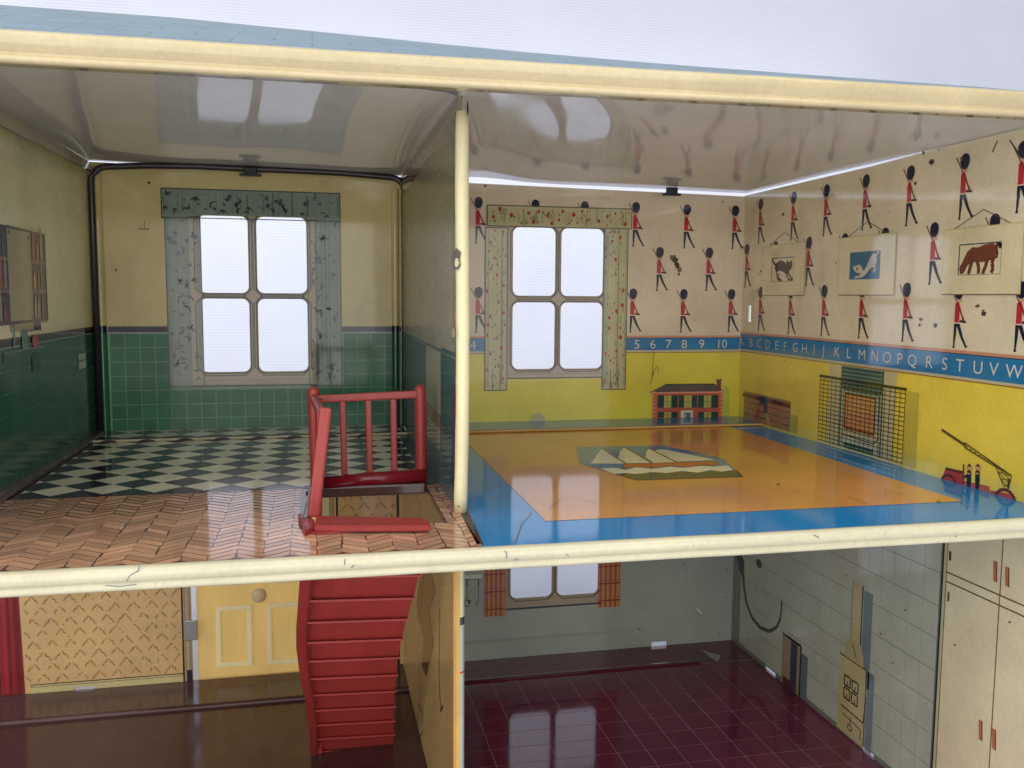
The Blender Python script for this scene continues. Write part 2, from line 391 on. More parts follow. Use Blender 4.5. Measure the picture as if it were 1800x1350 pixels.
# leafy bathroom curtains
def cloth_print(pr, u0, u1, v0, v1, base, fold, edge, seed, jag=.008):
    r = random.Random(seed); n = 9
    pts = [(u0 + (u1 - u0) * i / n, v0 + r.uniform(-jag, jag)) for i in range(n + 1)] + [(u1, v1), (u0, v1)]
    pr.poly(pts, base)
    u = u0
    while u < u1:
        wd = r.uniform(.008, .022); k = r.uniform(-1, 1)
        c = tuple(max(0, min(255, base[i] + (fold[i] - base[i]) * max(0, k) - 12 * min(0, k) * -1)) for i in range(3))
        p0 = min(u + wd, u1 - .002); a = v0 + r.uniform(.01, .04); b = v1 - r.uniform(.004, .03)
        if r.random() < .8: pr.poly([(u, a), (p0, a + r.uniform(-.01, .02)), (p0 - wd * .3, b), (u + wd * .2, b)], c, .3)
        u += wd * r.uniform(.9, 1.7)
    for (a, b) in (((u0, v0), (u0, v1)), ((u1, v0), (u1, v1)), ((u0, v1), (u1, v1)), ((u0, v0), (u1, v0))): pr.line(a, b, .006, edge, .8)
def leaves(pr, u0, u1, v0, v1, n, c, seed):
    r = random.Random(seed)
    for _ in range(n):
        a = r.uniform(u0 + .02, u1 - .02); b = r.uniform(v0 + .04, v1 - .03); t0 = r.uniform(0, 6.28)
        for k in range(r.choice((1, 2, 3, 4, 4))):
            t = t0 + k * .55; L = r.uniform(.02, .045); dx, dy = math.cos(t) * L, math.sin(t) * L; nx, ny = -dy * .13, dx * .13
            if not (u0 < a + dx < u1 and v0 < b + dy < v1): continue
            pr.poly([(a, b), (a + dx * .5 + nx, b + dy * .5 + ny), (a + dx, b + dy), (a + dx * .5 - nx, b + dy * .5 - ny)], c, .5)
LC = (130, 142, 132); LE = (62, 84, 82); LL = (44, 62, 66)
for k, sd in (('l', 3), ('r', 8)):
    c = cur[k]; p = Print(3); cloth_print(p, *c, LC, (86, 106, 108), LE, sd, .012); leaves(p, *c, 60, LL, sd + 1); p.build('curtain', wb, FB, label='printed grey green curtain with dark leaf sprays')
p = Print(5); q = (B(283, 331)[0], B(597, 342)[0], B(290, 382)[1], B(290, 331)[1])
cloth_print(p, *q, (138, 152, 140), (98, 120, 114), LE, 21, .004); leaves(p, *q, 46, (50, 72, 74), 4)
p.rect((q[0] - .004, q[2]), (q[0] + .03, q[2] - .006), LE, 1)
# keep the pelmet above the openings
for vv in range(len(p.v)):
    x, y, h = p.v[vv]
    if y < rL[3] - .012: p.v[vv] = (x, max(y, pL[0][3] + .004) if cur['l'][1] < x < cur['r'][0] else y, h)
p.build('pelmet', wb, FB, label='printed grey green pelmet over the bathroom window')
FRC = (176, 164, 140)
wf = win_frame('window_frame', rL, pL, wb, FB, FRC)
p = Print(4)
for q in pL: pane_outline(p, q, (84, 74, 66))
p.line((rL[0], rL[2]), (rL[1], rL[2]), .008, (60, 66, 60)); p.line((rL[0], rL[2] + .035), (rL[1], rL[2] + .035), .004, (150, 136, 116))
p.build('window_moulding', wb, FB)
# small rust marks
p = Print(1); p.line(B(243, 402), B(262, 403), .006, (120, 92, 40)); p.line(B(254, 388), B(254, 402), .004, (150, 124, 70)); p.ell(B(262, 321), .007, .009, (60, 44, 20)); p.ell(B(204, 475), .006, .008, (96, 70, 36)); p.build('rust_mark', wb, FB)

# ---- folded seam in the corner: half round, printed like the wall
def seam(x, y, r, z0, z1, parent, stops, name='corner_seam'):
    V = []; Fc = []; C = []; zs = sorted(set([z0, z1] + [q[0] for q in stops])); n = 8
    for z in zs:
        for k in range(n + 1):
            t = math.pi * k / n; V.append((x + r * math.cos(t), y - r * math.sin(t), z))
    for i in range(len(zs) - 1):
        cz = (zs[i] + zs[i + 1]) / 2; c = [q[1] for q in stops if cz >= q[0]][-1]
        for k in range(n): a = i * (n + 1) + k; Fc.append([a, a + 1, a + n + 2, a + n + 1]); C.append(c)
    return mesh_obj(name, V, Fc, M_print, parent, ID, C, smooth=True)
seam(.035, D - .002, .030, 0, 1.55, wb, [(0, GREEN), (zb1, (40, 38, 70)), (zb2 + .01, CREAM)])
seam(P - .045, D - .002, .024, 0, 1.52, wb, [(0, (40, 90, 68)), (zb1, (40, 38, 70)), (zb2 + .01, CREAM)])

# ---- steel rod frame round the bathroom wall
YR = D - .07
xrl, xrr = on(1, YR, 165, 450).x, on(1, YR, 711, 450).x
zrl, zrr = on(1, YR, 190, 293).z, on(1, YR, 690, 312).z
path = [(xrl, YR, .02), (xrl, YR, zrl - .09)] + [(xrl + .09 * (1 - math.cos(t)), YR, zrl - .09 + .09 * math.sin(t)) for t in (math.pi / 2 * k / 5 for k in range(1, 6))]
for (px, py) in ((260, 291), (340, 292), (440, 297), (520, 300), (600, 304)): q = on(1, YR, px, py); path.append((q.x, YR, q.z))
path += [(xrr - .08 + .08 * math.sin(t), YR, zrr - .08 * (1 - math.cos(t))) for t in (math.pi / 2 * k / 5 for k in range(6))] + [(xrr, YR, .02)]
rod = bm_obj('wire_frame', tube(path, .019, 12), M_rod, None, ID, True)
tag(rod, 'dark bent steel rod running round the top and corners of the bathroom wall', 'rod')

# ---- black clips over the gap
def clip_obj(px, py, wd, lab):
    q = on(1, D - .10, px, py); x, z = q.x, q.z
    bm = box_bm((x, D - .10, z), wd * .62, .03, .05, .008); b2 = box_bm((x, D - .10, z - .022), wd, .034, .016, .004)
    me = bpy.data.meshes.new('t'); b2.to_mesh(me); b2.free(); bm.from_mesh(me); bpy.data.meshes.remove(me)
    return bm_obj('retaining_tab', bm, M_clip, house, ID, label=lab)
clip_obj(440, 301, .125, 'black tab on the gap above the bathroom window'); clip_obj(1181, 336, .125, 'black tab on the gap above the nursery wall')

# ---- nursery back wall prints
def soldier(hat_only=False):
    p = Print(1); k = .00115
    T = lambda x, y: ((x - 1360) * k, (228 - y) * k)
    NV = (24, 28, 56); RD = (196, 40, 62); SK = (222, 170, 140); BR = (112, 48, 38)
    if not hat_only:
        p.poly([T(1350, 240), T(1376, 240), T(1378, 268), T(1358, 274)], SK)
        p.poly([T(1344, 278), T(1352, 269), T(1364, 271), T(1369, 290), T(1369, 352), T(1344, 352)], RD, .3)
        p.line(T(1364, 282), T(1378, 318), .0085, RD, .4); p.line(T(1378, 316), T(1388, 342), .0070, RD, .45); p.line(T(1366, 345), T(1390, 345), .0065, (214, 120, 110), .5)
        p.line(T(1342, 354), T(1372, 354), .0045, (236, 214, 198), .6)
        p.poly([T(1343, 357), T(1358, 357), T(1356, 400), T(1351, 446), T(1344, 446)], NV, .4)
        p.poly([T(1354, 357), T(1372, 357), T(1392, 408), T(1412, 444), T(1404, 448), T(1376, 404)], NV, .5)
        p.poly([T(1343, 446), T(1351, 446), T(1354, 455), T(1341, 456)], (40, 30, 40), .6); p.poly([T(1403, 448), T(1412, 442), T(1420, 446), T(1406, 453)], (40, 30, 40), .6)
        p.line(T(1316, 206), T(1396, 346), .0052, BR, 1.0)
        p.line(T(1372, 346), T(1404, 349), .010, (70, 24, 34), 1.1)
    else: p.line(T(1316, 206), T(1330, 230), .0052, BR, .6)
    pts = []
    for i in range(16):
        t = 2 * math.pi * i / 16; x = 24 * math.cos(t) * (1 + .12 * math.sin(t)); y = 32 * math.sin(t)
        if hat_only and y < -8: y = -8
        pts.append(T(1361 + x, 228 - y))
    p.poly(pts, NV, .8)
    return p
sol = [None, None]
def put_soldier(parent, world, u, vtop, hat=0, sx=1):
    M = world @ Matrix.Translation((u * S, (vtop - .037) * S, 0)) @ Matrix.Diagonal((sx, 1, 1, 1))
    if sol[hat] is None: sol[hat] = soldier(hat == 1).build('printed_guardsman', parent, M)
    else: copy_of(sol[hat], parent, M)
for (a, b) in [(841, 346), (1118, 355), (1208, 359), (1293, 361), (1160, 434), (1247, 435), (841, 504), (1113, 507), (1202, 508), (1286, 508)]:
    u, v = B(a, b); put_soldier(wn, FB, u, v)
for (a, b) in [(941, 351), (1028, 354)]:
    u, v = B(a, b); put_soldier(wn, FB, u, v + .002, 1)
dots = (176, 44, 48)
nl = (B(853, 450)[0], B(892, 450)[0], B(870, 686)[1], B(870, 400)[1]); nr = (B(1062, 450)[0], B(1103, 450)[0], B(1080, 684)[1], B(1080, 400)[1]); npel = (B(856, 380)[0], B(1110, 380)[0], B(870, 397)[1], B(870, 361)[1])
CC = (202, 194, 148)
def dotty(pr, u0, u1, v0, v1, seed, n):
    r = random.Random(seed); done = []
    for _ in range(n * 6):
        a = r.uniform(u0 + .008, u1 - .008); b = r.uniform(v0 + .02, v1 - .015)
        if any((a - x) ** 2 + (b - y) ** 2 < .055 ** 2 for x, y in done): continue
        done.append((a, b)); rr = r.uniform(.008, .014)
        rx = min(rr, a - u0, u1 - a) * r.uniform(.6, 1)
        pr.ell((a, b), rx, rr * 1.15, dots, .6, 9)
        if len(done) >= n: break
    for _ in range(n * 2):
        a = r.uniform(u0 + .01, u1 - .01); b = r.uniform(v0 + .02, v1 - .02); pr.ell((a, b), .004, .010, (104, 112, 60), .5, 6)
for c, sd in ((nl, 31), (nr, 32)):
    p = Print(4); cloth_print(p, *c, CC, (146, 150, 112), (74, 82, 66), sd, .003); dotty(p, *c, sd, 24)
    for k in (.35, .68): x = c[0] + (c[1] - c[0]) * k; p.line((x, c[2] + .005), (x, c[2] + .14), .005, (84, 92, 78), .7)
    p.build('curtain', wn, FB, label='printed pale curtain with red spots')
p = Print(6); cloth_print(p, *npel, CC, (150, 152, 112), (96, 98, 70), 40, .001); dotty(p, *npel, 44, 26); p.build('pelmet', wn, FB, label='printed spotted pelmet over the nursery window')
win_frame('window_frame', rR, pR, wn, FB, (178, 164, 142))
p = Print(4)
for q in pR: pane_outline(p, q, (84, 74, 64), .006, .018)
p.line((rR[0], rR[2]), (rR[1], rR[2]), .008, (52, 62, 66)); p.line((rR[0], rR[2] + .028), (rR[1], rR[2] + .028), .004, (140, 130, 110))
p.build('window_moulding', wn, FB)
def bandp(pr, a, b, v0, v1):
    pr.rect((a, v0), (b, v1), BLUE); pr.line((a, v1 + .009), (b, v1 + .009), .016, (214, 150, 120)); pr.line((a, v0 - .008), (b, v0 - .008), .012, (206, 196, 160)); pr.line((a, v0 - .016), (b, v0 - .016), .005, (160, 92, 50))
    pr.line((a, v1 + .001), (b, v1 + .001), .004, (20, 40, 70), .4)
p = Print(2); bandp(p, P + .01, rR[0], vband0 + .016, vband1 - .02); p.build('number_band', wn, FB); p = Print(2); bandp(p, rR[1], W - .008, vband0 + .016, vband1 - .02); p.build('number_band', wn, FB)
vr0, vr1 = .496, .600
p = Print(2); bandp(p, -D, .018, vr0, vr1); p.build('alphabet_band', wr, FR)
txt = {}
def letter(ch, size, u, v, parent, world, sx=1.0):
    if ch not in txt:
        cu = bpy.data.curves.new('letter', 'FONT'); cu.body = ch; cu.size = 1; cu.align_x = 'CENTER'; cu.resolution_u = 3; cu.offset = -.006
        o = bpy.data.objects.new('tmp', cu); col.objects.link(o); bpy.context.view_layer.update()
        me = bpy.data.meshes.new_from_object(o.evaluated_get(bpy.context.evaluated_depsgraph_get())); bpy.data.objects.remove(o)
        at = me.color_attributes.new('Col', 'FLOAT_COLOR', 'CORNER'); c = lin((226, 222, 208))
        for d in at.data: d.color = c
        me.materials.clear(); me.materials.append(M_print); txt[ch] = me
    o = bpy.data.objects.new('printed_letter' if ch.isalpha() else 'printed_number', txt[ch]); k = size * S
    put(o, parent, world @ Matrix.Translation((u * S, (v - .345 * size) * S, 3.5 * H1 * S)) @ Matrix.Diagonal((k * sx, k, 1, 1)))
for ch, X, Y in (('4', 105, 1012), ('5', 1065, 1012), ('6', 1158, 1012), ('7', 1248, 1012), ('8', 1342, 1013), ('9', 1443, 1013), ('10', 1560, 1013)):
    u, v = B(800 + X * .3, 300 + Y * .3); letter(ch, .086, u, (vband0 + vband1) / 2 - .002, wn, FB, 1.0 if ch == '10' else 1.1)
for ch, X in zip('ABCDEFGHIJKLMNOPQRSTUVW', (85, 142, 192, 245, 298, 350, 412, 468, 528, 585, 665, 738, 818, 898, 972, 1048, 1125, 1227, 1322, 1415, 1525, 1622, 1745)):
    px = 1280 + X * .2889; u, v = Rr(px, 600 + (px - 1300) * .1); letter(ch, .084, u, (vr0 + vr1) / 2, wr, FR, 1.12)
u, v = Rr(1800, 652)
for i, ch in enumerate('XYZ'): letter(ch, .084, u + .07 + .10 * i, (vr0 + vr1) / 2, wr, FR, 1.12)

# toy house printed beside the window
def TH(X, Y): return B(800 + X * .3, 640 + Y * .3)
p = Print(2); x0, x1 = TH(1158, 150)[0], TH(1568, 150)[0]; zt_, zb_ = TH(1300, 158)[1], .012
p.rect((x0, zb_), (x1, zt_), (206, 104, 72)); p.rect((x0 + .035, zb_), (x1 - .035, zt_ - .02), (190, 90, 66), .2)
for k in range(7):
    z = zb_ + (zt_ - zb_) * (k + .5) / 7; p.rect((x0 - .004, z), (x0 + .018, z + .014), (230, 150, 110), .4); p.rect((x1 - .018, z), (x1 + .004, z + .014), (230, 150, 110), .4)
p.poly([(x0 - .03, zt_ - .008), (x1 + .02, zt_ - .012), (x1 - .06, zt_ + .045), (x0 + .09, zt_ + .048)], (96, 82, 76), .3); p.line((x0 - .03, zt_ - .010), (x1 + .02, zt_ - .012), .010, (230, 160, 124), .5); p.line((x0 + .09, zt_ + .048), (x1 - .06, zt_ + .045), .006, (44, 40, 36), .5)
p.rect((TH(1532, 100)[0], TH(1500, 145)[1]), (TH(1558, 100)[0], TH(1500, 98)[1]), (124, 58, 54), .6); p.rect((TH(1528, 100)[0], TH(1500, 98)[1]), (TH(1562, 100)[0], TH(1500, 88)[1]), (160, 80, 66), .7)
GR = (26, 62, 56)
for row, (ya, yb) in enumerate(((182, 255), (280, 312))):
    for (a, b, c, d) in ((1188, 1222, 1266, 1302), (1310, 1340, 1386, 1416), (1424, 1456, 1500, 1540)):
        if row == 1 and a == 1310:
            p.rect(TH(1322, 272), TH(1392, 314), (224, 214, 196), .6); p.rect(TH(1340, 284), TH(1378, 314), (90, 110, 110), .8); p.line(TH(1350, 290), TH(1346, 312), .006, (230, 230, 220), 1); continue
        p.rect(TH(a, ya), TH(b, yb), GR, .6); p.rect(TH(c, ya), TH(d, yb), GR, .6); p.rect(TH(b + 2, ya + 3), TH(c - 2, yb), (196, 184, 90), .6)
        m = (b + c) / 2; p.line(TH(m, ya + 3), TH(m, yb), .004, (120, 116, 60), .8); p.line(TH(b + 2, (ya + yb) / 2), TH(c - 2, (ya + yb) / 2), .004, (120, 116, 60), .8)
p.poly([(x1, zb_), (x1 + .055, zb_), (x1 + .05, zt_), (x1 + .02, zt_ + .04), (x1, zt_)], (196, 196, 70), .1)
p.build('printed_toy_house', wn, FB)
# chips, water mark, cracks
p = Print(2); r = random.Random(2)
for (a, b, s_) in [(1185, 455, .03), (1190, 466, .028), (1194, 474, .02), (1180, 452, .02)]:
    u, v = B(a, b); p.poly([(u + s_ * math.cos(t) * r.uniform(.5, 1.1), v + s_ * math.sin(t) * r.uniform(.5, 1.1)) for t in (i * .7 for i in range(9))], (58, 40, 28) if s_ > .025 else (120, 96, 66), r.random() * .3)
p.ell(B(1193, 482), .008, .010, (60, 40, 30)); p.ell(B(853, 327), .012, .006, (40, 34, 30)); p.ell(B(1270, 355), .006, .006, (50, 40, 30))
u, v = B(945, 735); p.poly([(u - .05, .012), (u + .05, .012), (u + .045, .05), (u + .01, .075), (u - .03, .06), (u - .048, .035)], (190, 184, 130))
for q in ([(1148, 597), (1150, 612), (1146, 660), (1154, 643), (1158, 655)], [(1143, 676), (1150, 652)]): p.pline([B(*z) for z in q], .0035, (74, 58, 34))
p.build('wear_mark', wn, FB)

# ---- nursery right wall prints
for (a, b) in [(1338, 350), (1396, 338), (1454, 325), (1523.5, 307.5), (1602, 292), (1697.5, 271), (1314, 430), (1364, 425), (1423, 417), (1486, 411), (1557, 401), (1643.5, 392), (1750, 377), (1338, 505), (1391, 505), (1450, 502), (1517, 500), (1595, 498), (1687, 500), (1797, 496)]:
    u, v = Rr(a, b); put_soldier(wr, FR, u, v + .004, 0, 1.12)
for k in range(2): put_soldier(wr, FR, -.34 + .36 * k, 1.515, 0, 1.12)
put_soldier(wr, FR, -.12, 1.22, 0, 1.12)
def RP(X, Y): return Rr(1280 + X * .2889, 220 + Y * .2889)
def rrect(a, b):
    p, q = RP(*a), RP(*b); return p[0], q[0], q[1], p[1]
MOUNT = (240, 226, 182)
def picture(u0, u1, v0, v1, i0, i1, j0, j1, label, draw, sky=None):
    p = Print(4); p.rect((u0, v0), (u1, v1), MOUNT)
    for (a, b, c) in (((u0, v1), (u1, v1), (224, 214, 140)), ((u1, v0), (u1, v1), (206, 196, 130)), ((u0, v0), (u0, v1), (236, 224, 166)), ((u0, v0), (u1, v0), (120, 106, 84))): p.line(a, b, .0045, c, .5)
    if sky: p.rect((i0, j0), (i1, j1), sky, .4)
    else:
        p.line((i0, j0), (i0, j1), .007, (50, 72, 84), .4); p.line((i0, j1), (i1, j1), .006, (60, 90, 108), .4); p.line((i0, j0), (i1, j0), .003, (150, 130, 84), .4); p.line((i1, j0), (i1, j1), .003, (150, 130, 84), .4)
    c = (u0 + u1) / 2; p.pline([(u0 + (u1 - u0) * .12, v1), (c, v1 + .075), (u1 - (u1 - u0) * .15, v1)], .0035, (96, 82, 64), -1)
    draw(p, lambda x, y: (i0 + (i1 - i0) * x, j0 + (j1 - j0) * y)); p.build('printed_picture', wr, FR, label=label)
def cat(p, T):
    K = (4, 4, 8); p.poly([T(.14, .60), T(.22, .80), T(.40, .90), T(.58, .84), T(.76, .62), T(.84, .42), T(.74, .26), T(.56, .40), T(.36, .48), T(.22, .40)], K, 1.0)
    p.poly([T(.66, .72), T(.72, .90), T(.80, .78), T(.90, .88), T(.96, .66), T(.90, .48), T(.72, .46)], K, .8); p.pline([T(.2, .7), T(.08, .82), T(.0, 1.0)], .016, K, .9)
    for q in ([(.24, .4), (.28, .16), (.40, .03)], [(.34, .36), (.36, .12), (.50, .02)], [(.70, .3), (.80, .08), (.94, .04)], [(.78, .36), (.90, .16), (1.0, .06)]): p.pline([T(*z) for z in q], .013, K, .9)
def dog(p, T):
    Wh = (224, 214, 188); p.poly([T(.38, .30), T(.52, .34), T(.60, .52), T(.68, .78), T(.78, .92), T(.88, .86), T(.90, .62), T(.84, .44), T(.72, .40), T(.58, .20), T(.46, .08), T(.36, .12)], Wh, .8)
    p.poly([T(.12, .46), T(.22, .50), T(.34, .54), T(.44, .42), T(.44, .28), T(.30, .22), T(.16, .34)], Wh, .9); p.poly([T(.18, .10), T(.44, .16), T(.46, .08), T(.20, .04)], Wh, .9)
    p.pline([T(.80, .60), T(.86, .34), T(.80, .26)], .016, Wh, .9); p.pline([T(.86, .84), T(.95, .96)], .01, Wh, .9); p.poly([T(.22, .46), T(.30, .40), T(.26, .30)], (120, 70, 60), 1.1); p.poly([T(.12, .5), T(.16, .58), T(.2, .5)], (150, 90, 70), 1.1)
def horse(p, T):
    Bn = (118, 52, 34); p.poly([T(.05, .04), T(.10, .02), T(.16, .10), T(.22, .30), T(.34, .42), T(.46, .40), T(.64, .40), T(.82, .46), T(.90, .66), T(.92, .86), T(.80, .98), T(.62, .96), T(.46, .88), T(.32, .90), T(.20, .76), T(.10, .46), T(.02, .20)], Bn, .8)
    for q in ([(.34, .5), (.30, .28), (.26, .02)], [(.44, .48), (.50, .24), (.50, .03)], [(.70, .5), (.66, .26), (.60, .02)], [(.86, .6), (.80, .34), (.84, .2), (.80, .04)]): p.pline([T(*z) for z in q], .020, (104, 44, 30), .9)
    p.pline([T(.88, .92), T(.98, .96), T(.97, .80)], .018, (60, 26, 20), 1.0); p.pline([T(.86, .9), T(.92, .7), T(.9, .5)], .012, (84, 34, 26), 1); p.poly([T(.02, .3), T(.07, .34), T(.08, .26)], (60, 26, 20), 1.0)
picture(*rrect((222, 738), (465, 1036)), *rrect((272, 812), (398, 950)), 'small picture of an arched black cat', cat)
picture(*rrect((687, 690), (1010, 1034)), *rrect((748, 776), (925, 935)), 'small picture of a white dog on blue ground', dog, (34, 110, 150))
picture(*rrect((1325, 640), (1782, 1030)), *rrect((1415, 730), (1660, 905)), 'larger picture of a brown grazing horse', horse)
def RQ(X, Y): return Rr(1280 + X * .2889, 560 + Y * .2889)
# toy box
p = Print(2); u0, v1 = RQ(100, 440); u1, v0 = RQ(375, 700)[0], .012
p.rect((u0, v0), (u1, v1), (170, 122, 82)); 
for k in (.2, .42, .64, .84): p.line((u0, v0 + (v1 - v0) * k), (u1, v0 + (v1 - v0) * k), .005, (96, 58, 40), .4)
p.line((u0 - .02, v1 - .028), (u1, v1 - .03), .028, (96, 36, 30), .5); p.rect((u1, v0), (u1 + .09, v1 - .08), (190, 180, 66), .1)
m = u0 + (u1 - u0) * .35; p.poly([(m, v1 - .01), (m + .12, v1 - .012), (m + .115, v1 - .11), (m + .07, v1 - .11), (m + .065, v1 - .06), (m + .01, v1 - .06)], (34, 48, 84), .8)
p.poly([(m + .01, v1 - .07), (m - .01, v1 - .15), (m - .05, v1 - .19), (m - .02, v1 - .11)], (176, 60, 46), .8); p.poly([(m + .1, v1 - .11), (m + .16, v1 - .17), (m + .18, v1 - .21), (m + .12, v1 - .16)], (210, 170, 130), .8)
p.build('printed_toy_box', wr, FR)
# heater and fire guard
def uu(px): return Rr(px, 700)[0]
p = Print(2); v_top = RQ(690, 285)[1]; p.rect((uu(1457), v_top), (uu(1575), .01), (206, 196, 150)); p.rect((uu(1478), v_top), (uu(1552), .01), (186, 184, 158), .2)
p.rect((uu(1479), v_top), (uu(1552), v_top - .13), (88, 126, 118), .4)
for k in range(6): z = v_top - .012 - .021 * k; p.line((uu(1479), z), (uu(1552), z), .008, (22, 58, 66), .6)
for x in (1479, 1552): p.line((uu(x), v_top), (uu(x), .01), .012, (34, 84, 92), .7)
a, b = uu(1487), uu(1540); v1, v0 = RQ(720, 455)[1], RQ(720, 665)[1]; p.rect((a, v0), (b, v1), (212, 132, 92), .6)
for k in range(8): z = v0 + (v1 - v0) * (k + .5) / 8; p.line((a, z), (b, z), .010, (222, 170, 116), .8)
p.pline([(a, v0), (b, v0), (b, v1), (a, v1)], .012, (120, 34, 38), .9, True); p.rect((a - .01, v0 - .09), (b + .03, v0 - .03), (200, 200, 180), .5); p.pline([(a - .02, v1 + .02), (b + .03, v1 + .02), (b + .035, v0 - .02), (b, v0 - .05), (a - .02, v0 - .04)], .008, (44, 84, 92), .9)
p.rect((a, v0 - .17), (b, v0 - .08), (90, 130, 110), .6)
for k in range(4): z = v0 - .09 - .022 * k; p.line((a, z), (b, z), .009, (20, 66, 58), .8)
p.rect((uu(1594), .01), (uu(1616), RQ(1085, 440)[1]), (206, 184, 76), .1)
p.build('printed_heater', wr, FR)
p = Print(5); a, b = uu(1442), uu(1593); vt = RQ(800, 385)[1]
for k in range(20): t = a + (b - a) * k / 19; p.line((t, .012), (t, vt), .0046, (30, 30, 34))
for k in range(17): z = .02 + (vt - .02) * k / 16; p.line((a, z), (b, z), .0042, (30, 30, 34), .5)
p.line((a - .008, vt), (b + .008, vt), .014, (26, 22, 26), .8); p.line((a, .01), (b, .01), .010, (214, 206, 150), .8)
p.build('printed_fire_guard', wr, FR)
# fire engine
p = Print(2); RE = (184, 58, 44); BK = (26, 24, 30)
def E_(X, Y): return RQ(X, Y)
p.poly([E_(1300, 985), E_(1325, 910), E_(1435, 935), E_(1435, 1040), E_(1305, 1000)], RE); p.poly([E_(1430, 985), E_(1590, 1020), E_(1600, 1075), E_(1430, 1040)], (200, 90, 66), .2)
p.pline([E_(1325, 912), E_(1432, 936)], .012, (96, 26, 26), .5); p.line(E_(1436, 885), E_(1434, 1010), .009, (120, 40, 34), .6)
for (X, Y, rr) in ((1345, 985, .055), (1690, 1085, .062)):
    c = E_(X, Y); 
    for k in range(12):
        t0, t1 = math.pi * k / 12, math.pi * (k + 1) / 12; P0 = (c[0] + rr * math.cos(t0), c[1] + rr * math.sin(t0) - .03); P1 = (c[0] + rr * math.cos(t1), c[1] + rr * math.sin(t1) - .03); p.line(P0, P1, .014, (110, 30, 34), .8)
p.poly([E_(1600, 1045), E_(1740, 1070), E_(1735, 1100), E_(1600, 1080)], (196, 76, 56), .3)
for X in (1468, 1520):
    p.poly([E_(X - 12, 930), E_(X, 918), E_(X + 14, 932), E_(X + 14, 985), E_(X + 8, 1045), E_(X - 12, 1040), E_(X - 14, 985)], BK, 1); p.ell(E_(X + 4, 905), .020, .018, (214, 164, 126), 1, 8); p.poly([E_(X - 8, 900), E_(X + 4, 880), E_(X + 18, 902)], BK, 1.3); p.line(E_(X - 10, 940), E_(X + 8, 945), .006, (214, 190, 150), 1.3)
p.line(E_(1470, 950), E_(1440, 965), .012, BK, 1.1)
A0, A1 = E_(1302, 676), E_(1450, 775); Bq0, Bq1 = E_(1640, 880), E_(1728, 968)
p.line(A0, A1, .014, (88, 74, 44), .6)
def lattice(a0, a1, b0, b1, n):
    for k in range(n):
        t0, t1 = k / n, (k + 1) / n; L = lambda q, w_, t: (q[0] + (w_[0] - q[0]) * t, q[1] + (w_[1] - q[1]) * t)
        p.line(L(a0, a1, t0), L(b0, b1, t1), .0042, (100, 94, 56), .6); p.line(L(b0, b1, t0), L(a0, a1, t1), .0042, (100, 94, 56), .7); p.line(L(a0, a1, t0), L(a0, a1, t1), .0045, (70, 58, 36), .8); p.line(L(b0, b1, t0), L(b0, b1, t1), .0045, (70, 58, 36), .8)
lattice(E_(1440, 752), E_(1728, 955), E_(1440, 785), E_(1660, 920), 9); lattice(E_(1625, 885), E_(1680, 1020), E_(1728, 960), E_(1708, 1030), 3)
p.line(E_(1712, 975), E_(1708, 1035), .010, (70, 50, 40), .9)
p.build('printed_fire_engine', wr, FR)
p = Print(2); r = random.Random(77)
for (X, Y) in ((335, 543), (235, 848), (658, 838), (1520, 1100), (1555, 1130), (1560, 1145), (1165, 1215), (1175, 1180), (1262, 1220), (1140, 355), (1420, 205), (50, 940), (200, 890), (185, 905), (1240, 225), (1285, 150), (1190, 170)):
    u, v = RP(X, Y); s_ = r.uniform(.006, .02)
    p.poly([(u + s_ * math.cos(t) * r.uniform(.4, 1.3), v + s_ * .8 * math.sin(t) * r.uniform(.5, 1.1)) for t in (i * .8 for i in range(8))], (98, 78, 50) if s_ < .014 else (60, 44, 32), r.random() * .4)
for q in (((1525, 45), (1600, 52), (1570, 60)), ((1715, 90), (1775, 180)), ((1775, 140), (1800, 190)), ((1640, 95), (1610, 165))): p.pline([RP(*z) for z in q], .006, (52, 40, 34))
p.build('wear_mark', wr, FR)

# ---- bathroom left wall prints
def LP(X, Y): return Lf(X * .25183, 380 + Y * .25183)
p = Print(1)
a0 = Lf(0, 560)[0] - .6
p.rect((a0, zb1 + .002), (D - .02, zb2), (62, 44, 40)); p.line((a0, zb2 + .004), (D - .02, zb2 + .004), .007, (120, 92, 60))
p.build('dado_band', wl, FL)
tile_grid(wl, FL, .55, D - .05, 0.03, zb1 - .004, .125, .098, .0040, (46, 100, 80), M_tile, 'wall_tile')
y0, y1 = Lf(0, 480)[0], Lf(79, 480)[0]; z0, z1 = LP(160, 738)[1], LP(160, 100)[1]
p = Print(3); p.rect((y0 - .25, z0), (y1, z1), (74, 50, 62)); mA, mB = Lf(13, 480)[0], Lf(54, 480)[0]
p.rect((mA, z0 - .04), (mB, z1 + .01), (196, 182, 140), .5); p.line((mB - .012, z0 - .035), (mB - .012, z1), .012, (168, 160, 140), .8)
for q in ((mA + .03, z1 - .02), (mB - .03, z1 - .03), (mA + .03, z0 - .01), (mB - .02, z0 + .01)): p.ell(q, .012, .010, (90, 50, 46), 1, 8)
for k in (1 / 3., 2 / 3.):
    z = z0 + (z1 - z0) * k
    for (a, b) in ((y0 - .25, mA), (mB, y1)): p.line((a, z), (b, z), .016, (150, 118, 104), .8)
p.line((y1, z0), (y1, z1), .014, (50, 26, 28), .9); p.line((y0 - .25, z1), (y1, z1), .010, (84, 62, 40), .9); p.line((y0 - .25, z0), (y1, z0), .014, (96, 70, 56), .9)
r = random.Random(9)
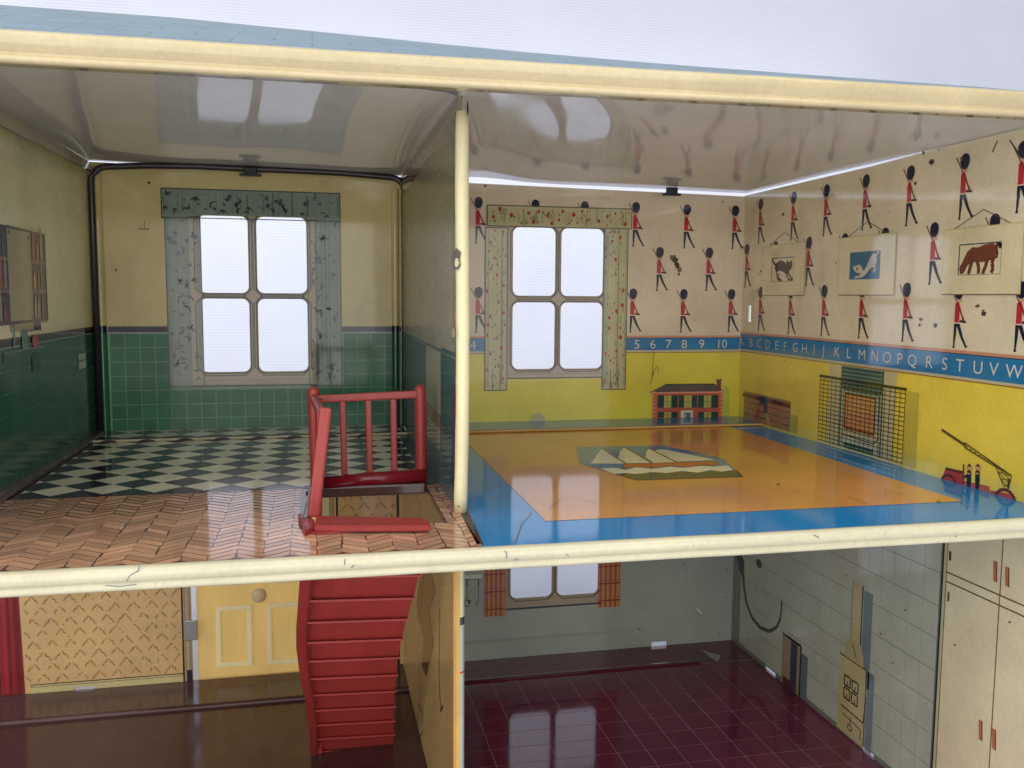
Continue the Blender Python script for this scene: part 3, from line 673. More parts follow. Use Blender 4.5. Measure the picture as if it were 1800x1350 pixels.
for (a, b) in ((mB + .02, y1 - .02), (y0 - .2, mA - .02)):
    for k in range(3):
        z = z0 + (z1 - z0) * k / 3 + .012; u = a
        while u < b - .03:
            wd = r.uniform(.022, .045); h = r.uniform(.07, .17); c = r.choice(((190, 92, 66), (196, 190, 150), (150, 160, 140), (206, 160, 110), (110, 120, 120)))
            p.rect((u, z), (u + wd, z + h * .65), c, 1); p.poly([(u + wd * .1, z + h * .64), (u + wd * .9, z + h * .64), (u + wd * .62, z + h), (u + wd * .38, z + h)], c, 1); u += wd + r.uniform(.012, .03)
p.build('printed_cabinet', wl, FL)
p = Print(3); q = LP(170, 860); p.rect((q[0] - .3, q[1] - .085), (q[0] + .32, q[1] - .045), (58, 98, 88)); p.line((q[0] - .3, q[1] - .045), (q[0] + .32, q[1] - .045), .006, (120, 150, 130), .3)
p.rect((q[0] - .05, q[1] - .045), (q[0] + .04, q[1] + .045), (120, 146, 136), .5); q2 = LP(240, 872); p.ell(q2, .05, .032, (206, 62, 80), .8); p.rect((q2[0] - .1, q2[1] + .05), (q2[0] + .1, q2[1] + .12), (36, 40, 54), .4); p.rect((q2[0] - .06, q2[1] - .14), (q2[0] + .07, q2[1] - .05), (26, 60, 54), .4)
p.line(LP(92, 780), LP(92, 920), .02, (130, 160, 150), .8)
p.build('printed_shelf', wl, FL)
p = Print(3); q = LP(540, 965); q3 = LP(595, 1055); p.rect(q, q3, (206, 206, 196)); p.rect((q[0], q[1] - .035), (q3[0], q3[1] + .04), (96, 140, 136), .4); p.rect((q[0] + .01, q3[1] + .038), (q3[0] - .03, q3[1] + .050), (176, 96, 66), .7); p.build('printed_paper_holder', wl, FL)
# folded lip under the ceiling on the left and the dark skirting
mesh_obj('folded_lip', [(.0, .2, 1.628), (.055, .2, 1.52), (.0, D, 1.628), (.045, D, 1.555)], [[0, 1, 3, 2]], M_print, wl, ID, [(186, 176, 128)])
mesh_obj('lip_edge', [(.055, .2, 1.52), (.058, .2, 1.512), (.045, D, 1.555), (.048, D, 1.547)], [[0, 1, 3, 2]], M_print, wl, ID, [(70, 56, 44)])

# ---- upper floor: one pressed sheet with the stairwell cut out and a low step at the back
hx0, hx1, hy0, hy1 = 1.245, 1.768, .345, .985
ST = 2.50; SH = .018
fl = sheet('floor', -.02, W + .01, -.024, ST, [(hx0, hx1, hy0, hy1)], lambda u, v: (96, 68, 56) if u < P and v < 1.045 else (62, 60, 70) if u < P else (18, 134, 200), house, FF, M_floor, .02, 'upper floor printed with checker tiles, parquet and a sailing ship carpet', ub=(P,), vb=(1.045,))
# step
V = []; Fc = []; C = []; prof = [(ST, 0)] + [(ST - .012 + .0 + .02 * (1 - math.cos(t)), SH * math.sin(t)) for t in (math.pi / 2 * k / 4 for k in range(1, 5))] + [(D, SH)]
xs = [(-.0, P - .01, (62, 60, 70)), (P + .01, W, (30, 118, 166))]
face_c = (206, 198, 166)
for (xa, xb, c) in xs:
    b = len(V)
    for (y, z) in prof: V += [(xa, y, z), (xb, y, z)]
    for i in range(len(prof) - 1): Fc.append([b + 2 * i, b + 2 * i + 1, b + 2 * i + 3, b + 2 * i + 2]); C.append((214, 170, 96) if c[2] > 100 and i < 3 else face_c if i < 3 else c)
mesh_obj('floor_step', V, Fc, M_floor, fl, ID, C)
# checker tiles
DI = .1035
def diamonds(y0, y1, x0, x1, world, base, hh=H1):
    n = 0
    for j in range(-2, 40):
        for i in range(-2, 40):
            if (i + j) % 2: continue
            cx, cy, dark = x0 + .03 + i * DI, 1.08 + j * DI, j % 2 == 0
            q = clip([(cx - DI * .985, cy), (cx, cy - DI * .985), (cx + DI * .985, cy), (cx, cy + DI * .985)], x0, x1, y0, y1)
            if len(q) < 3 or area2(q) < .0006: continue
            plate('diamond_tile', q, (56, 54, 68) if dark else (240, 236, 206), fl, world, M_check, hh, base); n += 1
    return n
nd = diamonds(1.06, ST - .004, .06, P - .06, FF, 0)
nd += diamonds(ST + .02, D - .01, .06, P - .04, FF, SH)
p = Print(1)
p.line((.05, 1.05), (P - .05, 1.05), .016, (58, 44, 50)); p.line((P - .045, 1.04), (P - .045, ST), .03, (60, 70, 84)); p.build('border_line', fl, FF)
p = Print(2)
for k in range(9):
    x = .13 + DI * 2 * k; n = 8
    if x > P - .08: break
    V_ = [(x + .048 * math.cos(math.pi * i / n), .017 * math.sin(math.pi * i / n)) for i in range(n + 1)]; p.poly(V_, (18, 18, 30))
p.build('half_round_notch', fl, frame((0, ST - .014, 0.001), (1, 0, 0), (0, 0, 1)), M_clip)
# parquet
PW, PH = .086, .050
r = random.Random(12)
regs = [(.0, hx0 - .02, -.005, 1.035), (hx1 + .005, P + .0, -.005, 1.035), (hx0 - .02, hx1 + .005, -.005, hy0 - .01)]
pqs = []
for (x0, x1, y0, y1) in regs:
    for i in range(int(x0 / PW) - 1, int(x1 / PW) + 2):
        for j in range(-5, 26):
            a = i * PW; b = j * PH + (0 if i % 2 else .062); sl = (.062 if i % 2 else -.062); g = .0002; gy = .0048
            ja, jb = r.uniform(-.006, .006), r.uniform(-.006, .006); a2, b2 = a + max(ja, 0), a + PW + min(jb, 0)
            q = [(a2 + g, b + gy), (b2 - g, b + sl + gy), (b2 - g, b + sl + PH - gy), (a2 + g, b + PH - gy)]
            q = clip(q, x0, x1, y0, y1)
            if len(q) < 3 or area2(q) < .0002: continue
            k = r.uniform(.88, 1.12); pqs.append((sum(z[1] for z in q) / len(q), q, tuple(min(255, z * k) for z in (198, 152, 122))))
pqs.sort(key=lambda z: z[0]); npq = len(pqs)
for _, q, c in pqs[:298]: plate('parquet_block', q, c, fl, FF, M_floort)
if npq > 298:
    p = Print(1)
    for _, q, c in pqs[298:]: p.poly(q, c)
    p.build('parquet_field', fl, FF, M_floort)['kind'] = 'stuff'
p = Print(1); p.line((-.0, -.015), (P, -.015), .014, (140, 40, 44)); 
p.poly([F(800, 885), F(815, 880), F(850, 957), F(838, 957)], (52, 40, 38)); p.build('border_line', fl, FF)
# carpet and ship
p = Print(1); xa, xb, ya, yb = P + .30, W - .245, .285, 2.497
p.rect((P + .012, ya), (P + .012 + .0001, ya + .0001), BLUE)
p.rect((xa - .0, ya), (xb, yb), (216, 152, 78)); p.line((xa, yb), (xb - .02, yb), .012, (232, 214, 170), .6); p.line((xa, yb - .012), (xb - .02, yb - .012), .006, (110, 84, 40), .6)
p.build('printed_carpet', fl, FF, M_floor)
def SH_(X, Y): return F(800 + X * .3, 640 + Y * .3)
p = Print(2); p.poly([SH_(708, 488), SH_(1220, 478), SH_(1570, 555), SH_(1690, 663), SH_(1060, 683), SH_(730, 582)], (62, 124, 164))
p.poly([SH_(935, 645), SH_(1655, 625), SH_(1690, 663), SH_(1060, 683)], (52, 52, 56), .4)
cr = (242, 236, 200)
wav = [(850, 615), (940, 612), (1000, 625), (1060, 608), (1150, 618), (1260, 605), (1340, 612), (1440, 600), (1520, 604), (1600, 598), (1630, 625), (1560, 634), (1500, 625), (1420, 640), (1330, 630), (1240, 642), (1150, 636), (1060, 650), (1000, 642), (930, 648)]
p.poly([SH_(*q) for q in wav], cr, .8)
p.poly([SH_(985, 588), SH_(1540, 573), SH_(1528, 598), SH_(1440, 596), SH_(1340, 608), SH_(1260, 600), SH_(1150, 612), SH_(1050, 606), SH_(980, 614)], (190, 66, 56), .9)
for q in (((793, 587), (860, 498), (1000, 587)), ((955, 555), (965, 520), (990, 490), (1070, 535), (1150, 582), (1005, 585)), ((1115, 550), (1120, 518), (1135, 498), (1220, 540), (1295, 578), (1160, 582)), ((1168, 512), (1200, 503), (1240, 505), (1525, 566), (1300, 575))): p.poly([SH_(*z) for z in q], cr, .8 + .1 * q[0][1] / 600)
for a, b in (((860, 498), (1000, 587)), ((990, 490), (1150, 582)), ((1135, 498), (1295, 578))): p.line(SH_(*a), SH_(*b), .010, (130, 70, 50), 1.6)
for (X, Y) in ((1020, 650), (1130, 660), (1250, 650), (1380, 652), (1500, 645)): p.line(SH_(X, Y), SH_(X + 60, Y - 4), .010, (120, 124, 120), 1.2)
p.build('printed_ship', fl, FF, M_floor)
p = Print(5)
for q in (((1490, 875), (1525, 888)), ((1555, 862), (1590, 872)), ((965, 895), (985, 880), (1010, 874), (1050, 886)), ((905, 955), (917, 920), (935, 900))): p.pline([F(*z) for z in q], .0035, (140, 92, 54))
for q in ((1368, 853), (1650, 883)): p.ell(F(*q), .010, .012, (120, 80, 40))
p.build('wear_mark', fl, FF, M_floor)
# dark skirting of the left wall and of the partition
bm_obj('skirting', box_bm((.022, 1.42, .014), .045, 2.76, .028, .008), litho('mauve_skirting', base=(104, 82, 84)), wl)

# ---- cream rolled rims
def rim(name, x0, x1, zf, prof, label, seed, mat=M_rim):
    n = 90; V = []; Fc = []; r = random.Random(seed); ph = [r.uniform(0, 6) for _ in range(6)]
    for i in range(n + 1):
        x = x0 + (x1 - x0) * i / n; wob = .0020 * math.sin(x * 1.3 + ph[0]) + .0004 * math.sin(x * 7 + ph[1]) + .0002 * math.sin(x * 19 + ph[2]); wy = .002 * math.sin(x * 1.7 + ph[3]) + .0005 * math.sin(x * 9 + ph[4])
        for (y, z) in prof: V.append((x, y + wy, zf(x) + z + wob))
    m = len(prof)
    for i in range(n):
        for k in range(m): a = i * m + k; b = i * m + (k + 1) % m; Fc.append([a, b, b + m, a + m])
    Fc.append(list(range(m))[::-1]); Fc.append(list(range(n * m, n * m + m)))
    bm = bmesh.new(); vs = [bm.verts.new(Vector(q) * S) for q in V]
    for f_ in Fc: bm.faces.new([vs[k] for k in f_])
    o = bm_obj(name, bm, mat, house, ID, True, label); return o
def arc(cy, cz, r, t0, t1, n, ry=None): return [(cy + (ry or r) * math.cos(math.radians(t0 + (t1 - t0) * k / n)), cz + r * math.sin(math.radians(t0 + (t1 - t0) * k / n))) for k in range(n + 1)]
profF = [(.0, -.004), (-.018, .000)] + arc(-.026, -.026, .027, 80, 250, 12, .026) + arc(-.026, -.066, .013, 130, 300, 8, .013) + [(.0, -.080)]
rim('rolled_rim', -.32, W + .02, lambda x: 0.003, profF, 'cream rolled edge along the front of the upper floor', 3)
profR = [(.03, .097)] + arc(-.010, .078, .018, 80, 190, 12, .024) + [(-.033, .066), (-.026, .048), (-.017, .034), (-.014, .030)] + arc(-.012, .013, .013, 110, 290, 7, .015) + [(.03, .0)]
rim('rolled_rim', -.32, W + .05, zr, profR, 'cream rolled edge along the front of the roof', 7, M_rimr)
# pen and paint marks on the floor rim
def rim_y(h): return -.044
p = Print(0)
FRM = frame((0, -.0545, 0), (1, 0, 0), (0, 0, 1))
def Q(px, py): q = on(1, -.0545, px, py); return (q.x, q.z)
for q in (((247, 990), (243, 1003), (228, 1012), (222, 1022)), ((185, 1029), (210, 1031), (240, 1027)), ((606, 983), (606, 993)), ((617, 999), (622, 993)), ((888, 968), (891, 975), (890, 983)), ((995, 975), (1000, 977)), ((903, 984), (912, 984)), ((1430, 940), (1440, 945)), ((1678, 942), (1682, 944))):
    p.pline([Q(*z) for z in q], .0034, (126, 118, 128))
p.build('scratch', house, FRM, label='purple pen scratches on the cream floor edge')
# dark line where the rim meets a join
# ---- ceiling with a dented crease over the nursery
NX, NY = 150, 60; V = []; Fc = []
def onC(px, py):
    q = on(2, 1.59, px, py); return Vector((q.x, q.y))
c0, c1 = onC(925, 150), onC(1300, 320)
def ceil_h(x, y):
    lx = x / P if x < P else (x - P) / (W - P)
    h = .048 * (D - y) * max(0, math.sin(math.pi * min(max(lx, 0), 1))) ** .7 + .002 * math.sin(x * 2.6 + 1) * math.sin(y * 1.9 + .6) + .001 * math.sin(x * 5.2 + y * 3.1) + .0004 * math.sin(x * 11 - y * 7)
    if x > P:
        d = (c1 - c0); L = d.length; q = Vector((x, y)) - c0; t = q.dot(d) / L / L; s_ = (q.x * d.y - q.y * d.x) / L
        e = max(0, 1 - abs(t - .35) * 1.3); wd = .05 + .30 * max(t + .2, 0)
        h += min(1, y / .6) * min(1, (D - y) / .3) * min(1, (W - x) / .4) * e * .55 * (-.045 * math.exp(-(s_ / wd) ** 2) + .05 * math.exp(-((s_ - .16) / (wd * .9)) ** 2)) + .018 * math.exp(-((x - 2.35) / .25) ** 2)
    return h
for j in range(NY + 1):
    for i in range(NX + 1):
        x = -.01 + (W + .02) * i / NX; y = .01 + (D - .005) * j / NY
        e = min(1, y / .5)
        zf = min(zc(x), zr(x) + .085); bl = max(0, 1 - y / .7) ** 2
        V.append((x, y, zc(x) * (1 - bl) + zf * bl + ceil_h(x, y) * e))
for j in range(NY):
    for i in range(NX): a = j * (NX + 1) + i; Fc.append([a, a + NX + 1, a + NX + 2, a + 1])
mesh_obj('ceiling', V, Fc, M_ceil, house, ID, None, True, 'glossy white enamel ceiling with a dented crease over the nursery')
# smears on the ceiling
p = Print(0)

# ---- roof
s = N('printed_slate_roof'); bt = s.n('ShaderNodeTexBrick'); s.l(s.pos, bt.inputs['Vector']); bt.inputs['Scale'].default_value = 1.0; bt.inputs['Brick Width'].default_value = .26; bt.inputs['Row Height'].default_value = .15; bt.inputs['Mortar Size'].default_value = .004; bt.inputs['Mortar Smooth'].default_value = .3
bt.inputs['Color1'].default_value = lin((126, 152, 166)); bt.inputs['Color2'].default_value = lin((118, 144, 158)); bt.inputs['Mortar'].default_value = lin((96, 118, 132)); bt.inputs['Bias'].default_value = -.2
k = s.ramp(s.noise(6, 5, .7), .3, .7, .85, 1.1); cc = s.n('ShaderNodeCombineColor')
for i in range(3): s.l(k, cc.inputs[i])
s.l(s.mix(1, bt.outputs['Color'], cc.outputs[0], 'MULTIPLY'), s.p.inputs['Base Color']); s.p.inputs['Roughness'].default_value = .45
M_roof = s.m
V = []; Fc = []; n = 60; prof_n = 10
RDG = [(-.9, 2.09), (-.01, 2.087), (.68, 2.084), (1.43, 2.062), (2.24, 2.036), (2.82, 2.022), (3.5, 2.012), (4.6, 2.0)]
def ridge(x):
    for a, b in zip(RDG, RDG[1:]):
        if x <= b[0]: return a[1] + (b[1] - a[1]) * (x - a[0]) / (b[0] - a[0])
    return RDG[-1][1]
for i in range(n + 1):
    x = -.30 + (W + .33) * i / n
    for k in range(prof_n + 1):
        t = k / prof_n; y = .012 + t * 1.42; z0 = zr(x) + .094; V.append((x, y, z0 + (ridge(x) - z0) * (t + .10 * t * (1 - t))))
    V.append((x, D + .0, zc(x) + .03))
m = prof_n + 2
for i in range(n):
    for k in range(m - 1): a = i * m + k; Fc.append([a, a + m, a + m + 1, a + 1])
Fc.append([k for k in range(m)]); Fc.append([n * m + k for k in range(m)][::-1])
rf = mesh_obj('roof', V, Fc, M_roof, house, ID, None, False, 'pale blue roof printed with slates')
# ---- partition between the upper rooms
pb = sheet('partition', -D, -PF, .0, 1.6, [], lambda u, v: (146, 139, 108) if v > .62 else (66, 70, 84) if v > .585 else (86, 100, 106), house, FP, M_matte, .016, 'thin upstairs partition with cream rolled front edge', vb=(.585, .62), warp=lambda u, v: (u, v + (zc(P) - .006 - 1.6 if v > 1.5 else 0)))
p = Print(1); a, b = Pl(752, 650)[0], Pl(778, 650)[0]; z0, z1 = Pl(765, 780)[1], Pl(765, 612)[1]
p.rect((a, z0), (b, z1), (196, 186, 164)); p.rect((a, z0 + .10), (b, z0 + .17), (186, 128, 112), .4); p.rect((a + .01, z0), (b, z0 + .08), (170, 160, 140), .4)
p.rect((b + .03, 0.0), (-PF - .04, z1 + .02), (74, 92, 104)); p.line((a - .01, z0), (a - .01, z1), .010, (60, 80, 90), .4)
p.line((-D, .606), (-PF, .606), .006, (150, 150, 150), .2)
p.build('printed_panel', pb, FP)
p = Print(1); x0_ = -PF - .06
p.poly([(-D, 1.57), (-D, 1.46), (-1.3, 1.51), (x0_, 1.44), (x0_, 1.56)], (132, 112, 84)); p.line((x0_, .1), (x0_, 1.5), .012, (96, 86, 66), .4); p.line((x0_ - .05, .66), (x0_ - .05, 1.46), .006, (124, 118, 90), .4)
p.build('wear_mark', pb, FP)
path = []; rad = []
for k in range(25):
    t = k / 24; z = .002 + 1.545 * t; path.append((P + .004 + .010 * t + .005 * math.sin(t * 5), PF + .0, z)); rad.append(.0268 * (1 - .12 * max(0, t - .9) * 10 * .8) + .0006 * math.sin(k * 1.7))
rt = bm_obj('rolled_edge', tube(path, rad, 18), M_post, pb, ID, True)
p = Print(0); 
def Qp(px, py): q = on(1, PF - .031, px, py); return (q.x, q.z)
def blob(px, py, sx, sy, c, sd, dh=0):
    r = random.Random(sd); q = Qp(px, py); p.poly([(q[0] + sx * math.cos(t) * r.uniform(.7, 1.1), q[1] + sy * math.sin(t) * r.uniform(.75, 1.1)) for t in (i * .524 for i in range(12))], c, dh)
blob(802, 457, .018, .046, (56, 40, 40), 1); blob(803, 462, .009, .020, (206, 188, 140), 2, .5); blob(806, 445, .010, .012, (74, 56, 52), 3, .5); blob(797, 585, .008, .02, (120, 96, 70), 4); blob(812, 170, .003, .003, (40, 30, 30), 5); blob(806, 890, .0035, .003, (40, 30, 30), 6); blob(822, 190, .004, .03, (40, 34, 34), 7)
p.build('paint_chip', pb, frame((0, PF - .031, 0), (1, 0, 0), (0, 0, 1)))
# bent tin at the head of the partition
bm_obj('bent_flange', tube([tuple(on(1, .46, *q)) for q in ((690, 146), (740, 152), (785, 156), (804, 164))], [.004, .009, .013, .010], 8), litho('grey_tin', base=(126, 120, 116)), pb, ID, True)

# ================================================================ staircase: red plastic, drops away from the front edge of the well
stair = thing('staircase', 'red plastic staircase and banister set in the well of the upper floor', 'staircase', (1.5, 1.2, ZL))
Lpx = [(535, 975), (533, 1000), (532, 1012), (529, 1053), (526, 1092), (526, 1129), (530, 1162), (534, 1194), (541, 1225), (543, 1252), (548, 1280), (549, 1308), (551, 1330)]
Rpx = [(745, 975), (742, 1000), (738, 1018), (727, 1060), (716, 1100), (707, 1140), (700, 1175), (697, 1207), (694, 1236), (693, 1263), (692, 1290), (692, 1313), (692, 1335)]
NS = 12; RH = -ZL / NS
def ys(k): return .40 + .12 * k
def interp(tab, k, fn): return tab[min(max(int(k), 0), len(tab) - 1)]
xl, xr = [], []
for k in range(NS + 1):
    y = ys(k); z = -RH * k
    xl.append(on(1, y, Lpx[k][0] if k > 1 else 535, Lpx[k][1]).x if k > 1 else None); xr.append(on(1, y, Rpx[k][0], Rpx[k][1]).x if k > 1 else None)
xl[0] = xl[1] = None
for k in (1, 0): xl[k] = xl[2] + (xl[2] - xl[3]) * (2 - k) * .4; xr[k] = min(xr[2] + (xr[2] - xr[3]) * (2 - k) * .4, hx1 - .01)
for k in range(NS):
    # each step: riser shell and tread shell, thin moulded plastic
    y0, y1 = ys(k), ys(k + 1); z0, z1 = -RH * k - (.012 if k == 0 else 0), -RH * (k + 1)
    sk = .018
    V = []; th = .012
    a0, a1, b0, b1 = xl[k], xr[k], xl[k + 1], xr[k + 1]
    front = [(b0, y1 - .008, z1), (b1, y1 - .008 + 0, z1 - sk), (a1, y0 + .02, z0 - sk), (a0, y0 + .02, z0)]
    V = front + [(q[0], q[1] + th, q[2]) for q in front]
    Fc = [[0, 1, 2, 3], [7, 6, 5, 4], [0, 4, 5, 1], [1, 5, 6, 2], [2, 6, 7, 3], [3, 7, 4, 0]]
    # nosing lip at the foot of each riser, reaching back under it towards the viewer
    n0 = len(V); lip = [(b0, y1 - .034, z1 + .006), (b1 + .006, y1 - .034, z1 + .006 - sk), (b1, y1 + .002, z1 - sk - .002), (b0, y1 + .002, z1 - .002)]
    V += lip + [(q[0], q[1], q[2] - .009) for q in lip]
    Fc += [[n0 + i for i in f_] for f_ in ([0, 3, 2, 1], [4, 5, 6, 7], [0, 1, 5, 4], [1, 2, 6, 5], [2, 3, 7, 6], [3, 0, 4, 7])]
    mesh_obj('step', V, Fc, M_red, stair)
# left stringer, a bowed ribbon with depth
V = []; Fc = []
for k in range(NS + 1):
    y = ys(k); z = -RH * k - .01; x = xl[k]
    wd = .064 - .012 * k / NS
    for (dx, dy) in ((-.012, -.055), (wd - .012 - .02, -.045), (wd - .012 + .004, .02), (-.002, .05)): V.append((x + dx, y + dy, z))
for i in range(NS):
    for k in range(4): a = i * 4 + k; b = i * 4 + (k + 1) % 4; Fc.append([a, b, b + 4, a + 4])
Fc += [[3, 2, 1, 0], [NS * 4 + q for q in range(4)]]
bm = bmesh.new(); vs = [bm.verts.new(Vector(q) * S) for q in V]
for f_ in Fc: bm.faces.new([vs[q] for q in f_])
bm_obj('stringer', bm, M_red, stair)
bm_obj('foot', beam((xl[-1] + .015, ys(NS) - .03, ZL + .14), (xl[-1] + .02, ys(NS) - .02, ZL + .001), .055, .06), M_red, stair)
bm_obj('bottom_rail', beam((xl[-1] + .17, ys(NS), ZL + .035), (xr[-1] - .16, ys(NS), ZL + .03), .07, .03), M_red, stair)
# banister upstairs
YB = hy1 + .03
def X(px, y, z=0):  # x of a picture column at a given depth
    q = on(1, y, px, 800); return q.x
def Z(py, y, px=650): return on(1, y, px, py).z
bx0, bx1 = X(556, YB), X(739, YB)
zt0 = Z(699, YB)
def post(x0, y0, z0, x1, y1, z1, r, name, parent, mat=M_red):
    path = [(x0 + (x1 - x0) * t, y0 + (y1 - y0) * t, z0 + (z1 - z0) * t) for t in (0, .2, .4, .6, .8, .93, .965, .985, 1.0)]; return bm_obj(name, tube(path, [r, r, r, r, r, r, r * .93, r * .7, r * .3], 12), mat, parent, ID, True)
post(bx0, YB, .0, bx0 - .008, YB, Z(678, YB), .026, 'newel_post', stair); post(bx1 + .004, YB, .0, bx1, YB, Z(677, YB), .026, 'newel_post', stair)
bm_obj('handrail', beam((bx0, YB, Z(700, YB)), (bx1, YB, Z(694, YB)), .034, .034, .008, (0, -1, 0)), M_red, stair)
for (pa, pb_) in ((603, 605), (648, 650), (692, 693)):
    bm_obj('baluster', beam((X(pb_, YB), YB, .05), (X(pa, YB), YB, Z(702, YB)), .027, .022, .006), M_red, stair)
bm_obj('bottom_rail', tube([(bx0 + .03, YB - .02, Z(846, YB - .02)), ((bx0 + bx1) / 2, YB - .02, Z(842, YB - .02)), (bx1 + .02, YB - .02, Z(839, YB - .02))], .030, 16), M_darkred, stair, ID, True)
# near newel, leaning, and the end-on side rail
YF = .44
def W3(px, py, y): q = on(1, y, px, py); return (q.x, q.y, q.z)
bm_obj('newel_post', beam(W3(551, 908, YF), W3(573, 716, YF), .044, .04, .010), M_red, stair, ID)
bm_obj('side_panel', beam(W3(561, 890, .74), W3(562, 712, .74), .022, .50, .006), M_red, stair, ID)
a = W3(551, 700, .97); b = W3(567, 732, .50); bm_obj('handrail', beam(a, b, .030, .034, .010, (0, 0, 1)), M_red, stair)
# front tread
def tread(pts, z, th, name, mat):
    v = [(q[0], q[1], z) for q in pts] + [(q[0], q[1], z - th) for q in pts]; n = len(pts); bm = bmesh.new(); vs = [bm.verts.new(Vector(q) * S) for q in v]
    bm.faces.new(vs[:n]); bm.faces.new(vs[n:][::-1])
    for i in range(n): bm.faces.new([vs[i], vs[i + n], vs[(i + 1) % n + n], vs[(i + 1) % n]])
    bmesh.ops.recalc_face_normals(bm, faces=bm.faces); bmesh.ops.bevel(bm, geom=list(bm.edges), offset=.005 * S, segments=2, affect='EDGES'); return bm_obj(name, bm, mat, stair)
def F3(px, py, z): q = on(2, z, px, py); return (q.x, q.y)
tread([F3(556, 906, .03), F3(745, 910, .03), F3(755, 915, .03), F3(757, 924, .03), F3(640, 925, .03), F3(552, 924, .03)], .03, .022, 'top_tread', M_red)
tread([F3(524, 900, .02), F3(553, 912, .02), F3(553, 926, .02), F3(536, 934, .02), F3(524, 905, .02)], .02, .03, 'foot_plate', M_red)
tread([F3(534, 934, .008), F3(556, 921, .008), F3(700, 926, .008), F3(560, 938, .008)], .008, .007, 'foot_plate', M_red)
# brown moulded lining of the well
def lining(a, b, w_, name):
    bm_obj(name, beam(a, b, w_, .05, .01, (0, 0, 1)), litho('brown_lining', base=(84, 62, 56)), stair)
lining((hx0 + .005, hy0 + .06, .0), (hx0 + .03, hy1 + .02, .0), .03, 'well_edge'); lining((hx0 + .02, hy1 + .005, -.006), (hx1, hy1 + .005, -.006), .03, 'well_edge')

# ================================================================ ground floor
WP = (206, 170, 118); WPL = (170, 130, 80)
def slots(lst): return lst
def slot_px(ax, a, b, fn, z=None):
    p0, p1 = fn(*a), fn(*b); return (min(p0[0], p1[0]), max(p0[0], p1[0]), min(p0[1], p1[1]), max(p0[1], p1[1]))
dx0, dx1 = B(337, 1100)[0], B(563, 1100)[0]
hs = B(150, 1211); 
hallw = sheet('wall', -.50, P + .003, ZL, -.02, [(dx0, dx1, ZL + .02, -.35), (B(131, 1215)[0], B(166, 1215)[0], ZL + .018, ZL + .036)], lambda u, v: WP, house, FB, M_print, label='hall wall with faded brown trellis paper beside the front door')
kw = sheet('wall', P + .008, W + .008, ZL, -.02, [hole_of(rK), (B(1145, 1133)[0], B(1172, 1133)[0], ZL, ZL + .03)], lambda u, v: (158, 165, 152), house, FB, M_print, label='plain grey green kitchen wall with gingham curtains')
p = Print(2)
def trellis(p, u0, u1, v0, v1, seed):
    r = random.Random(seed); a, b = .106, .071; segs = 5
    for j in range(int((v1 - v0) / b)):
        for i in range(int((u1 - u0) / a) + 2):
            x, y = u0 + i * a + (a / 2 if j % 2 else 0), v0 + .05 + j * b
            for sgn in (-1, 1):
                last = None; dep = r.uniform(.6, 1)
                for k in range(segs + 1):
                    t = k / segs; q = (x + sgn * t * a * .46 * dep, y - t * .056 * dep + .007 * math.sin(k * 2.6))
                    if last and u0 < q[0] < u1 and v0 < q[1] < v1 and last[0] > u0 and last[0] < u1 and r.random() < .85: p.line(last, q, r.uniform(.004, .009), tuple(z + r.uniform(-26, 22) for z in WPL), r.random() * .4)
                    last = q
skz = B(200, 1193)[1]
trellis(p, B(40, 1100)[0], B(318, 1100)[0], skz + .01, -.95, 4); p.build('wallpaper_pattern', hallw, FB); p = Print(2); trellis(p, B(596, 880)[0], B(696, 880)[0], -.9, -.25, 6)
p.build('wallpaper_pattern', hallw, FB)
p = Print(2); x = B(321, 1100)[0]; p.line((x, ZL), (x, -.05), .010, (36, 26, 24)); p.rect((x + .01, ZL), (dx0 - .004, -.05), (150, 132, 100), .2); p.rect((x + .02, ZL), (x + .035, -.05), (176, 158, 120), .5)
hsl = (B(131, 1215)[0], B(166, 1215)[0], ZL + .018, ZL + .036); p.rect((-.45, ZL), (hsl[0], skz), (196, 182, 130)); p.rect((hsl[1], ZL), (x - .005, skz), (196, 182, 130)); p.rect((hsl[0], hsl[3]), (hsl[1], skz), (196, 182, 130)); p.line((-.45, skz), (x - .005, skz), .006, (74, 52, 34), .5); p.line((-.45, skz - .014), (x - .005, skz - .014), .004, (120, 96, 60), .5)
p.build('printed_door_surround', hallw, FB); p = Print(2); x2 = B(592, 880)[0]; p.rect((dx1, ZL), (x2 - .03, -.05), (216, 202, 148)); p.line((x2, ZL), (x2, -.05), .010, (36, 26, 24), .5); p.rect((x2 - .05, ZL), (x2 - .02, -.05), (160, 150, 110), .4); p.rect((B(697, 880)[0], ZL), (B(701, 880)[0], -.05), (44, 28, 24), .5)
p.build('printed_door_surround', hallw, FB)
# slot and hinge pieces beside the door
bm_obj('hinge', box_bm((B(336, 1108)[0], D + .004, B(336, 1108)[1]), .075, .02, .13, .004), M_steel, hallw); bm_obj('hinge', box_bm((B(334, 1192)[0], D - .008, B(334, 1190)[1]), .03, .016, .10, .004), M_clip, hallw)
